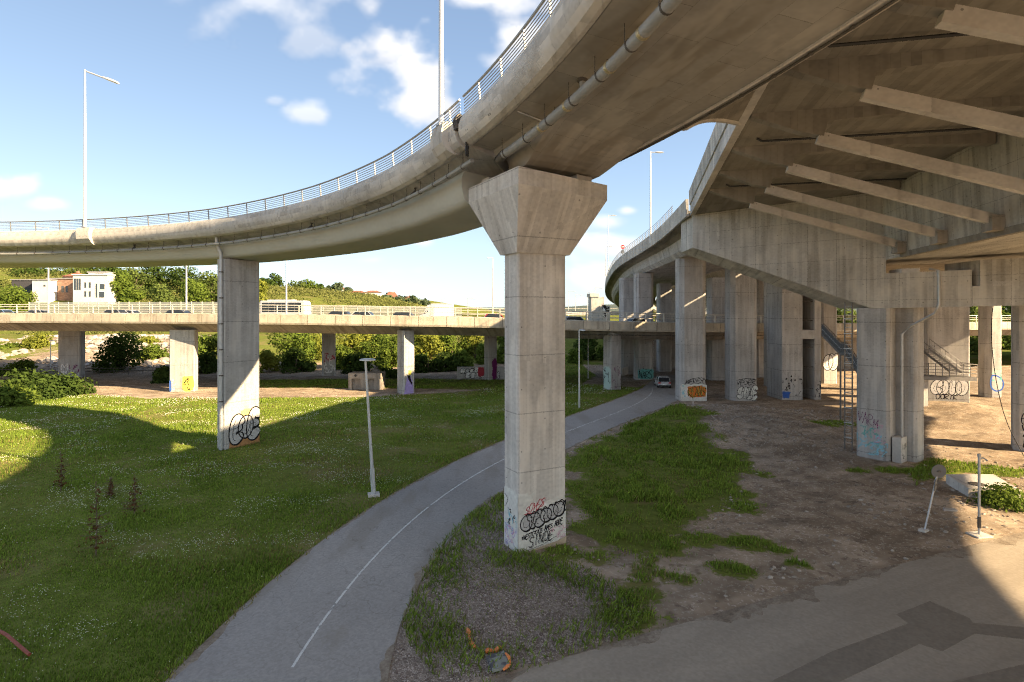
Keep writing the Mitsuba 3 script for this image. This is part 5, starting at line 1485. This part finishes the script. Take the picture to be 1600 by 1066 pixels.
ca = np.array([[34.4, 42.0, 11.0], [34.3, 42.1, 8], [34.5, 41.9, 5], [34.9, 41.6, 2.5], [35.4, 41.2, .8], [35.6, 41, .05]])
part(cb_, 'strand', tube(CubicSpline(np.arange(6), ca)(np.linspace(0, 5, 30)), .025, 5), 'black_rubber')
for px, py, h, lb_ in ((1083, 634, .8, 'short pale marker stake before the orange tagged column'), (1068, 646, .75, 'short pale marker stake at the top of the grass patch')):
    c = at(px, py)
    single('marker_stake', tube(np.array([c - [0, 0, .1], c + [0, 0, h]]), .05, 6), 'concrete_strut', lb_, 'stake')
gloss('rust_red', lambda p, n, uv: mix((.16, .03, .02), (.28, .07, .04), fbm(p.x * 6, p.y * 6, p.z * 6, 3)), .6)
single('red_bar', tube(np.array([at(-60, 955, .1), at(10, 992, .25), at(46, 1023, .12)]), .05, 7), 'rust_red', 'rusty red bar lying in the grass at the lower left corner', 'bar', smooth=40)
gloss('orange_plastic', lambda p, n, uv: mix((.62, .16, .035), (.75, .27, .08), fbm(p.x * 8, p.y * 8, p.z * 8, 3)), .45)
matte('dirty_board', lambda p, n, uv: mix((.28, .30, .27), (.12, .12, .13), smoothstep(.45, .6, fbm(p.x * 5, p.y * 5, 3, 3))))


def strip(a, b, w, name, label, mat='orange_plastic'):
    a, b = np.asarray(a, float), np.asarray(b, float)
    d = (b - a) / np.linalg.norm(b - a); s = np.array([-d[1], d[0], 0])
    n = 9
    V, f = [], []
    for i in range(n):
        t_ = i / (n - 1)
        c = a + (b - a) * t_ + [0, 0, .03 + .03 * math.sin(t_ * 9)] + s * .03 * math.sin(t_ * 7)
        ww_ = w * (.75 + .3 * math.sin(i * 2.3) ** 2)
        V += [c - s * ww_, c + s * ww_, c + s * ww_ * .8 + [0, 0, .06], c - s * ww_ * .8 + [0, 0, .05]]
    for i in range(n - 1):
        for j in range(4):
            p, q_ = i * 4 + j, i * 4 + (j + 1) % 4
            f += [[p, q_, q_ + 4], [p, q_ + 4, p + 4]]
    f += [[0, 2, 1], [0, 3, 2], [n * 4 - 4, n * 4 - 3, n * 4 - 2], [n * 4 - 4, n * 4 - 2, n * 4 - 1]]
    return single(name, (np.array(V), np.array(f)), mat, label, 'litter')


strip(at(728, 985), at(741, 1016), .07, 'plastic_strip', 'longer upright lying strip of orange plastic on the gravel island')
strip(at(759, 1022), at(783, 1015), .07, 'plastic_strip', 'shorter orange plastic strip above the broken board')
bb = thing('broken_board', 'broken grey board with torn orange edge at the tip of the gravel island', 'litter')
Q = [at(*q_, .1) for q_ in ((759, 1028), (787, 1019), (797, 1042), (770, 1050))]
part(bb, 'board', trimesh.convex.convex_hull(np.array([q_ + [0, 0, z] for q_ in Q for z in (-.02, .05)])), 'dirty_board')
for k, (a_, b_) in enumerate((((790, 1021), (797, 1036)), ((786, 1047), (797, 1038)))):
    part(bb, 'torn_edge', tube(np.array([at(*a_, .16), (at(*a_, .2) + at(*b_, .2)) / 2 + [.03, 0, .03], at(*b_, .14)]), [.03, .05, .02], 6), 'orange_plastic')
# low rail, shed and walls behind the lawn
rf = thing('pipe_fence', 'dark low pipe railing behind the lawn at left', 'fence')
ra, rb = at(-80, 588), at(268, 584)
for h in (.55, 1.0):
    part(rf, 'rail', rod(ra + [0, 0, h], rb + [0, 0, h], .06), 'dark_steel')
for k in range(16):
    p = ra + (rb - ra) * k / 15
    part(rf, 'post', rod(p, p + [0, 0, 1.05], .05), 'dark_steel')
lamp_post(at(79, 578), 5.2, (1, 0), 'small black lamp post left of the dark pier', r=.08, arm=0, head=.8)
shd = thing('low_shed', 'low whitewashed shed with dark openings behind the lawn lamp', 'shed')
a, b = at(544, 609), at(596, 609)
w_ = b[0] - a[0]
part(shd, 'back_wall', frame_box(a + [0, .5, -.2], [w_, 0, 0], [0, 1.8, 0], [0, 0, 1.64]), 'concrete_dark')
part(shd, 'fascia', frame_box(a + [0, 0, 1.45], [w_, 0, 0], [0, 2.5, 0], [0, 0, .7]), 'concrete_dark')
for k in (0, .36, .78):
    part(shd, 'wall_pier', frame_box(a + [k * w_, .05, -.2], [w_ * (.2 if k else .1), 0, 0], [0, 2.2, 0], [0, 0, 1.66]), 'concrete_dark')
part(shd, 'round_vent', rod(a + [w_ * .22, -.03, 1.85], a + [w_ * .22, .05, 1.85], .17, 14), 'black_rubber')
gw = thing('graffiti_wall', 'low grey wall covered in white and red graffiti left of the big pier', 'wall')
a, b = at(714, 593), at(796, 593)
part(gw, 'wall', frame_box(a - [0, 0, .3], b - a, [0, .4, 0], [0, 0, 2.2]), 'concrete_grey')
lw = thing('low_wall', 'low pale concrete ramp wall beyond the teal tagged pier', 'wall')
a, b = at(972, 588), at(1001, 577)
part(lw, 'wall', frame_box(a - [0, 0, .2], b - a, [.3, .3, 0], [0, 0, 1.5]), 'concrete_strut')
# ------------------------------------------------------------------ graffiti: thin sprayed marks laid on the concrete
for key, c in (('spray_black', (.02, .02, .022)), ('spray_silver', (.46, .46, .46)), ('spray_white', (.74, .74, .73)), ('spray_red', (.42, .06, .08)), ('spray_orange', (.62, .17, .04)), ('spray_teal', (.16, .42, .40)), ('spray_blue', (.06, .13, .42)),
               ('spray_cyan', (.25, .52, .62)), ('spray_pink', (.62, .30, .42)), ('spray_purple', (.40, .32, .62)), ('spray_yellow', (.68, .62, .12)), ('spray_brown', (.40, .22, .10)), ('spray_plum', (.16, .03, .12)), ('spray_pale', (.66, .66, .62))):
    matte(key, (lambda c_: lambda p, n, uv: C(c_) * (.8 + .4 * fbm(p.x * 7, p.y * 7, p.z * 7, 3)))(c))
GLY = {  # hand style skeletons on a unit box
    'S': [[(.9, .85), (.55, 1), (.15, .8), (.3, .55), (.75, .45), (.85, .2), (.5, 0), (.05, .12)]], 'T': [[(0, .95), (1, 1)], [(.5, 1), (.45, 0)]], 'I': [[(.5, 1), (.45, 0)]],
    'N': [[(.05, 0), (.1, 1), (.8, 0), (.9, 1)]], 'O': [[(.5, 1), (.1, .75), (.1, .25), (.5, 0), (.9, .25), (.9, .75), (.5, 1)]], 'C': [[(.9, .85), (.5, 1), (.08, .6), (.12, .2), (.5, 0), (.9, .15)]],
    'E': [[(.9, 1), (.15, .95), (.1, 0), (.9, .03)], [(.12, .5), (.7, .55)]], 'A': [[(0, 0), (.45, 1), (.9, 0)], [(.2, .35), (.75, .4)]], 'R': [[(.1, 0), (.1, 1), (.7, .95), (.8, .65), (.15, .5), (.9, 0)]],
    'W': [[(0, 1), (.22, 0), (.5, .7), (.75, 0), (1, 1)]], 'X': [[(0, 0), (.95, 1)], [(.05, 1), (.9, 0)]], 'V': [[(0, 1), (.45, 0), (.95, 1)]], 'P': [[(.1, 0), (.12, 1), (.75, .95), (.8, .6), (.12, .48)]],
    'G': [[(.9, .85), (.5, 1), (.08, .6), (.15, .15), (.55, 0), (.9, .2), (.88, .5), (.55, .48)]], 'M': [[(.02, 0), (.1, 1), (.5, .35), (.9, 1), (.98, 0)]], 'K': [[(.1, 0), (.1, 1)], [(.85, 1), (.15, .48), (.9, 0)]],
    'B': [[(.1, 0), (.1, 1), (.7, .9), (.65, .58), (.15, .5), (.8, .4), (.8, .1), (.1, 0)]], 'D': [[(.1, 0), (.1, 1), (.75, .85), (.9, .5), (.7, .1), (.1, 0)]], 'Y': [[(0, 1), (.45, .5), (.9, 1)], [(.45, .5), (.35, 0)]],
    'U': [[(.05, 1), (.1, .2), (.5, 0), (.85, .2), (.9, 1)]], 'L': [[(.15, 1), (.1, .02), (.85, .05)]], 'Z': [[(.05, .95), (.9, 1), (.05, .02), (.95, .05)]], '2': [[(.1, .8), (.5, 1), (.85, .75), (.1, 0), (.9, .03)]],
    '3': [[(.1, .95), (.85, .95), (.4, .58), (.85, .35), (.6, 0), (.1, .08)]], '0': [[(.5, 1), (.15, .6), (.3, .05), (.7, .05), (.85, .6), (.5, 1)]], '*': [[(.2, .3), (.8, .7)], [(.2, .7), (.8, .3)], [(.5, .2), (.5, .8)]], ' ': []}


def curve(pts, n=5):
    pts = np.asarray(pts, float)
    if len(pts) < 3: return pts
    k = np.arange(len(pts))
    return CubicSpline(k, pts)(np.linspace(0, len(pts) - 1, n * (len(pts) - 1) + 1))


def word(text, u, z, h, w, rise=0.0, slant=.12, seed=0, curl=True):
    """polylines of a word starting at (u, z), letter height h, total width w, climbing by rise over the width"""
    rng = np.random.default_rng(seed)
    out, step = [], w / len(text)
    for i, ch in enumerate(text):
        hj = h * rng.uniform(.85, 1.15)
        for st_ in GLY[ch]:
            p = curve(st_) if curl and len(st_) > 2 and ch not in 'NMWAVXZ' else np.asarray(st_, float)
            x = u + step * (i + .06 + p[:, 0] * .95) + slant * p[:, 1] * h
            out.append(np.stack([x, z + rise * (i + .5) / len(text) + hj * p[:, 1] + rng.uniform(-.04, .04) * h], 1))
    return out


class Face:
    def __init__(self, holder, o, u, n, width):
        self.h, self.o, self.u, self.n, self.w = holder, np.asarray(o, float), np.asarray(u, float), np.asarray(n, float), width
        self.layer = 0

    def put(self, shape, mat, name='graffiti', label=None, zmax=9):
        from shapely.geometry import box as sbox
        shape = shapely.union_all([shape]).intersection(sbox(.01, -.02, self.w - .01, zmax)).simplify(.004)
        gs = [g for g in (shape.geoms if hasattr(shape, 'geoms') else [shape]) if g.geom_type == 'Polygon' and g.area > 1e-5]
        if not gs: return
        self.layer += 1
        d = .002 + .0025 * self.layer
        V, f, k = [], [], 0
        for g in gs:
            v, t_ = earcut(g)
            V.append(np.array([[*(self.o + self.u * a + self.n * d), z] for a, z in v])); f.append(t_ + k); k += len(v)
        part(self.h, name, (np.vstack(V), np.vstack(f)), mat, label=label, kind='stuff' if len(gs) > 3 else None)

    def lines(self, ls, width, mat, **kw):
        self.put(shapely.union_all([LineString(l).buffer(width / 2) for l in ls if len(l) > 1]), mat, **kw)

    def bubble(self, text, u, z, h, w, r, fill, line='spray_black', lw=.05, rise=0.0, seed=1, shadow=0.0, **kw):
        ws = word(text, u, z, h, w, rise, .1, seed)
        shp = [shapely.union_all([LineString(l).buffer(r) for l in word(text, u, z, h, w, rise, .1, seed)])]
        step = max(1, len(text))
        # each letter keeps its own outline
        outl, filled = [], []
        rng = np.random.default_rng(seed)
        for i, ch in enumerate(text):
            if not GLY[ch]: continue
            sub = word(text, u, z, h, w, rise, .1, seed)
            k0 = sum(len(GLY[c]) for c in text[:i])
            g = shapely.union_all([LineString(l).buffer(r) for l in sub[k0:k0 + len(GLY[ch])]])
            g = Polygon(g.exterior) if g.geom_type == 'Polygon' else g
            filled.append(g); outl.append(g.boundary.buffer(lw / 2))
            for l in sub[k0:k0 + len(GLY[ch])]:
                outl.append(LineString(l[len(l) // 4: 3 * len(l) // 4 + 2]).buffer(lw * .22))
        full = shapely.union_all(filled)
        if shadow:
            self.put(shapely.affinity.translate(full, .6 * shadow, -shadow).union(full), line, **kw)
        self.put(full, fill, **kw)
        self.put(shapely.union_all(outl), line, **kw)


import shapely.affinity


def scrawl(u0, u1, z0, z1, n, seed, amp=.5):
    rng = np.random.default_rng(seed)
    out = []
    for _ in range(n):
        m = rng.integers(4, 8)
        c = np.array([rng.uniform(u0, u1), rng.uniform(z0, z1)])
        s = min(u1 - u0, z1 - z0) * amp * rng.uniform(.5, 1)
        pts = c + np.cumsum(rng.normal(size=(m, 2)) * [.3, .35], 0) * s
        out.append(curve(np.clip(pts, [u0, z0], [u1, z1]), 4))
    return out


def blob(u0, u1, z0, z1, seed, n=26, j=.12):
    a = np.linspace(0, 2 * math.pi, n, endpoint=False)
    rng = np.random.default_rng(seed)
    r = 1 + j * rng.normal(size=n)
    k = np.stack([np.sign(np.cos(a)) * np.abs(np.cos(a)) ** .5 * r * (u1 - u0) / 2 + (u0 + u1) / 2, np.sign(np.sin(a)) * np.abs(np.sin(a)) ** .5 * r * (z1 - z0) / 2 + (z0 + z1) / 2], 1)
    return Polygon(k).buffer(0)


# the big pier
f = Face(col, C0, ru, -tu, 2.39)
f.put(blob(-.4, 2.9, -.4, 1.95, 3, 40, .04).union(blob(-.5, .75, 1.4, 2.5, 4)), 'spray_pale', 'paint_patch', 'patch of pale whitewash at the foot of the column')
f.lines(word('SOYES', .28, 1.55, .34, .95, .28, .35, 3) + [np.array([(.25, 1.35), (.5, 1.6), (.8, 1.58), (1.25, 1.98)])], .035, 'spray_red', label='red sprayed scrawl above the bubble letters')
f.bubble('GTEOOO', .2, .98, .34, 1.95, .14, 'spray_silver', lw=.042, rise=.45, seed=5, shadow=.06)
f.lines([curve([(.1 + .28 * i, 1.42 + .06 * i), (.2 + .28 * i, 1.52 + .06 * i), (.3 + .28 * i, 1.43 + .06 * i)]) for i in range(1, 8)], .045, 'spray_black')
f.lines(word('*WESTC*2O3 AMES ABRE', .15, .5, .2, 2.05, .42, .06, 7), .03, 'spray_black', label='row of small black tags')
f.lines(word('SINOE', .48, .16, .36, 1.2, .2, .12, 9), .03, 'spray_black')
f.lines([l + [.035, -.03] for l in word('SINOE', .48, .16, .4, 1.25, .2, .12, 9)] + [np.array([(.4, .05), (1.2, .18), (1.9, .42)])], .014, 'spray_black')
f.lines(scrawl(1.55, 2.35, .25, .8, 9, 4), .016, 'spray_pink')
f.lines([curve([(2.2, 1.7), (2.35, 1.85), (2.3, 1.55), (2.38, 1.5)])], .05, 'spray_black')
f.put(shapely.union_all([Polygon([(.2, -.1), (2.39, -.1), (2.39, .34), (1.9, .2), (1.2, .12), (.6, .04)])]), 'spray_dust', 'splash_dirt')
matte('spray_dust', lambda p, n, uv: mix((.52, .45, .35), (.46, .36, .25), fbm(p.x * 4, p.y * 4, p.z * 4, 3)))
g = Face(col, C0 + tu * 1.25, -tu, -ru, 1.25)
g.put(blob(-.3, 1.6, -.4, 2.5, 8, 30, .04), 'spray_pale', 'paint_patch')
g.lines(scrawl(.1, 1.1, .1, .95, 16, 12), .03, 'spray_purple')
g.lines(scrawl(.1, .9, .3, .9, 8, 13), .03, 'spray_pink')
g.lines(scrawl(.15, 1.1, .8, 1.6, 11, 14), .03, 'spray_cyan')
g.lines(scrawl(.35, 1.0, .9, 1.7, 6, 15) + [curve([(.1, 2.2), (.35, 2.0), (.2, 1.75), (.1, 1.7)])], .028, 'spray_black')
lc = [k for k in scene if k.startswith(left + '__column')][0]
f = Face(lc, L0, fu, np.array([fu[1], -fu[0]]), 2.85)
f.put(Polygon([(.35, -.05), (2.85, -.05), (2.85, .75), (2.3, .9), (1.9, .6), (1.2, .75), (.8, .4), (.4, .5)]), 'spray_brown', label='rust brown paint splash at the foot')
f.put(blob(1.2, 2.6, 1.6, 2.7, 6), 'spray_yellowish', 'paint_patch')
matte('spray_yellowish', (.55, .42, .18))
f.bubble('EOE', .55, .75, 1.25, 2.1, .3, 'spray_silver', lw=.09, rise=.25, seed=2, shadow=.08)
# right twin column, plinth and the others
kc = [k for k in scene if k.startswith(cb + '__column')]
f = Face(kc[0], K1 + cu * 2.1, -cu, -cv, 2.1)
f.lines(scrawl(.1, 2.0, .3, 1.7, 22, 21), .05, 'spray_cyan')
f.lines(scrawl(.2, 1.6, .9, 2.2, 8, 22), .045, 'spray_teal')
f.lines(scrawl(1.2, 2.0, 1.2, 2.4, 9, 23), .035, 'spray_pink')
f.lines(word('VARM', .1, 2.6, .7, 1.3, -.5, .1, 2), .03, 'spray_plum')
pl_ = [k for k in scene if k.startswith(cb + '__pipe_plinth')][0]
f = Face(pl_, [25.95, 39.25], cv * 1.0, -cu * -1 if False else np.array([cv[1], -cv[0]]), .95)
f.lines(word('LOSA', .2, .95, .28, .6, 0, .1, 4) + scrawl(.15, .8, .2, .85, 8, 24, .3), .02, 'spray_black')
f.lines(scrawl(.15, .8, .8, 1.3, 5, 25, .3), .02, 'spray_teal')
rc = [k for k in scene if k.startswith(right_col + '__column')][0]
f = Face(rc, RQ, np.array([.8, -.6]), np.array([-.6, -.8]), 2.6)
f.lines(word('EXCU', .4, 2.1, .55, 1.9, 0, .1, 5), .06, 'spray_black')
f.lines(word('YRZMO', .4, 1.1, .8, 2.1, 0, .1, 6) + word('KARD', .5, .3, .6, 1.8, 0, .1, 8), .07, 'spray_black')
f.lines(scrawl(.4, 2.5, .1, 1.4, 8, 26), .05, 'spray_white')


def front(p, c, u, v, w):
    k = [k for k in scene if k.startswith(p + '__column')][0]
    return Face(k, c, u, -np.asarray(v), w)


f = front(p1, p1c, p1u, p1v, 3.02)
f.put(blob(-.3, 3.4, -.3, 1.95, 31, 30, .03), 'spray_pale', 'paint_patch')
f.put(blob(.8, 2.9, .45, 1.75, 32, 30, .07), 'spray_orange', label='orange lettering block')
f.lines(word('REANS', .85, .6, .95, 2.0, 0, .06, 11), .09, 'spray_black')
f.lines([l + [.05, .04] for l in word('REANS', .85, .6, .95, 2.0, 0, .06, 11)], .03, 'spray_yellow')
f.lines(word('WEREX', .6, 1.95, .5, 2.0, .15, .15, 12) + [curve([(.5, 1.9), (1.2, 2.5), (2.4, 2.65), (2.8, 2.1)])], .06, 'spray_black')
f.lines(scrawl(.05, .6, .4, 1.8, 8, 33), .07, 'spray_cyan')
f = front(p2, p2c, p2u, p2v, 3.02)
f.bubble('SOLE', .7, .45, .9, 2.1, .2, 'spray_pale', lw=.06, seed=14)
f.lines(word('VEDER', .5, 1.85, .45, 2.2, .1, .1, 15) + [curve([(.7, 2.4), (1.6, 2.55), (2.8, 2.5)])], .07, 'spray_black')
f = front(pa, pac, pau, pav, 2.65)
f.put(blob(.2, 2.6, .1, 1.7, 35, 30, .05), 'spray_teal', label='turquoise block letters')
f.lines(word('NARS', .35, .3, 1.1, 2.0, 0, .05, 16), .1, 'spray_black')
f.lines(scrawl(.1, 2.4, 1.5, 2.0, 6, 36), .06, 'spray_plum')
t_, c_, u_, v_, w_ = mp_c
f = front(t_, c_, u_, v_, w_)
f.lines(scrawl(.2, 1.8, .2, 3.0, 10, 41), .05, 'spray_plum')
g = Face(f.h, c_ + v_ * 1.5, -v_, -u_, 1.5)
g.put(blob(.1, 1.45, .15, 3.1, 42, 30, .04), 'spray_tealpale')
matte('spray_tealpale', (.45, .60, .58))
g.lines(scrawl(.2, 1.3, .6, 2.8, 7, 43), .09, 'spray_black')
t_, c_, u_, v_, w_ = mp_a
f = front(t_, c_, u_, v_, w_)
f.put(blob(1.6, 3.0, .05, 2.0, 44, 26, .08), 'spray_yellow', label='yellow lettering')
f.lines(scrawl(1.7, 2.95, .2, 1.8, 6, 45), .08, 'spray_black')
f.lines(scrawl(.3, 1.2, .3, 1.6, 8, 46), .07, 'spray_cyan')
f.put(blob(0.02, .3, .1, 1.5, 47), 'spray_blue')
t_, c_, u_, v_, w_ = mp_b
f = front(t_, c_, u_, v_, w_)
f.put(Polygon([(.15, -.02), (1.5, -.02), (1.45, .9), (1.3, 1.7), (1.05, 2.2), (.7, 2.2), (.5, 1.6), (.3, .9)]), 'spray_purple', label='lavender robed figure painted on the pier')
f.put(Polygon([(.6, 2.3), (1.0, 2.25), (1.15, 1.7), (1.35, 1.2), (1.2, 1.1), (.95, 1.5), (.75, 1.8)]), 'spray_black')
f.put(blob(.75, 1.2, 2.3, 2.9, 48), 'spray_yellow')
t_, c_, u_, v_, w_ = mp_d
f = front(t_, c_, u_, v_, w_)
f.lines(word('M', .5, 1.2, .9, 1.1, 0, 0, 1) + [curve([(.5, .6), (.9, .15), (1.4, .6)]), np.array([(.95, 1.0), (.95, .1)]), np.array([(.55, .85), (1.4, .85)])], .12, 'spray_white')
f.lines(scrawl(1.9, 3.3, .1, 2.0, 7, 49), .1, 'spray_plum')
t_, c_, u_, v_, w_ = mp_e
f = front(t_, c_, u_, v_, w_)
f.lines(scrawl(.3, 1.8, 1.8, 3.6, 8, 50), .14, 'spray_red')
f.lines(scrawl(.3, 1.8, .6, 3.0, 8, 51), .14, 'spray_white')
t_, c_, u_, v_, w_ = mp_f
f = front(t_, c_, u_, v_, w_)
f.put(blob(.7, 1.6, 0, 3.2, 52), 'spray_plum')
gwk = [k for k in scene if k.startswith(gw + '__wall')][0]
a = at(714, 593); wl = at(796, 593)[0] - a[0]
f = Face(gwk, a[:2], (1, 0), (0, -1), wl)
f.bubble('RASE', .6, 1.05, .5, 2.6, .16, 'spray_white', lw=.08, seed=20, zmax=1.85)
f.bubble('SOKA', 1.3, .35, .55, 2.9, .17, 'spray_white', lw=.08, seed=21, zmax=1.85)
f.put(blob(3.2, 4.3, .4, 1.9, 53, 22, .2), 'spray_red', zmax=1.85)
f.bubble('WEM', 4.4, .3, .6, 1.9, .16, 'spray_white', lw=.08, seed=22, zmax=1.85)
for nm, word_, sc2, off in (('broad sunlit', 'COMB', 1.0, .6),):
    k = [k for k in scene if labels.get(k.split('__')[0], {}).get('label', '').startswith('broad sunlit') and k.endswith('__column')][0]
    u = np.array([1, -.35]); u /= np.linalg.norm(u); v = np.array([-u[1], u[0]])
    b = np.array([(1482 - 800) / F * 66, 66.0]) - u * 2.0
    f = Face(k, b, u, -v, 4.0)
    f.bubble('COMBO', .5, 1.2, 1.1, 3.0, .34, 'spray_white', lw=.07, seed=30)
    f.lines(word('DORIK', .8, .4, .5, 2.0, 0, .1, 31), .08, 'spray_black')
k = [k for k in scene if labels.get(k.split('__')[0], {}).get('label', '').startswith('pale round-edged') and k.endswith('__column')][0]
b = np.array([(1557 - 800) / F * 70 - 1.0, 70.0])
f = Face(k, b, (1, 0), (0, -1), 2.0)
f.lines([curve([(.5, 2.6), (.55, 1.0), (1.5, .9), (1.8, 1.8), (1.2, 2.5), (.5, 2.6)])], .17, 'spray_blue')
f.lines(scrawl(.5, 1.6, 2.0, 2.9, 4, 55), .1, 'spray_teal')
tk = [k for k in scene if k.startswith(tower + '__side_wall')][0]
f = Face(tk, [sx(1222), DT], (1, 0), (0, -1), sx(1254) - sx(1222))
f.lines(scrawl(.1, 1.1, .3, 2.8, 9, 57), .1, 'spray_black')
f.lines(scrawl(1.2, 2.3, .5, 2.6, 6, 58), .06, 'spray_black')
f.put(blob(.05, .9, .2, 1.0, 59), 'spray_blue')
bk = [k for k in scene if k.startswith(tower + '__jamb')][0]
f = Face(bk, [sx(1273), DT + .02], (1, 0), (0, -1), sx(1283) - sx(1273))
f.lines(scrawl(.05, .7, .1, 2.2, 12, 60), .06, 'spray_black')
k = [k for k in scene if labels.get(k.split('__')[0], {}).get('label', '').startswith('column behind the stair railings') and k.endswith('__column')][0]
f = Face(k, [(1297 - 800) / F * 84 - 1.1, 84.0], (1, 0), (0, -1), 2.2)
f.bubble('OU', .3, 2.2, 1.6, 1.6, .35, 'spray_white', lw=.1, seed=61)
mk = [k for k in scene if k.startswith(tw + '__slanting_wall')][0]
f = Face(mk, (a_ := atd(924, 500, 210))[:2] + np.array([3.0, -.6]), (1, .11), (.0, -1), 3.4)
for sd_2, mt in ((62, 'spray_black'), (63, 'spray_white'), (64, 'spray_black')):
    f.lines(scrawl(.3, 3.2, 8.5, 13.5, 4, sd_2), .35, mt, zmax=14)

# shaded retaining wall behind the columns and extra greenery under the crossing bridge
aw = thing('retaining_wall', 'long shaded retaining wall far behind the viaduct columns', 'wall')
for k in range(9):
    x0 = 17 + k * 5.0
    part(aw, 'wall_panel', frame_box([x0 + .04, 108 - .4 * k, -.5], [4.92, -.4, 0], [0, .5, 0], [0, 0, 6.2]), 'concrete_dark')
for k, (px, D, yt, w, m_, lb_) in enumerate(((128, 118, 545, 30, 'leaf_yellow', 'yellow green bush on the rubble right of the dark pier'), (8, 120, 540, 40, 'leaf_green', 'green bush on the rubble at the left edge'), (240, 112, 540, 46, 'leaf_green', 'green bush between the dark spreading tree and the yellow graffiti pier'),
        (228, 124, 528, 40, 'leaf_yellow', 'pale bush above the green one left of the yellow graffiti pier'), (315, 116, 524, 50, 'leaf_green', 'light tree between the yellow graffiti pier and the downpipe pier'), (490, 112, 522, 40, 'leaf_yellow', 'sunny bush just left of the far pier with the vine'),
        (534, 104, 540, 40, 'leaf_green', 'green bush just right of the far pier with the vine'), (576, 118, 514, 50, 'leaf_yellow', 'tall sunlit tree above the white shed'), (600, 104, 545, 40, 'leaf_green', 'green bush right of the white shed'), (725, 106, 545, 40, 'leaf_green', 'green bush just above the left end of the graffiti wall'),
        (758, 110, 535, 40, 'leaf_green', 'green bush over the middle of the graffiti wall'), (655, 120, 512, 50, 'leaf_green', 'tall green tree just right of the purple figure pier'))):
    ptree(px, D, yt, w, m_, lb_, 1300 + k, n=2400, size=.24, group=TB, low=.06)
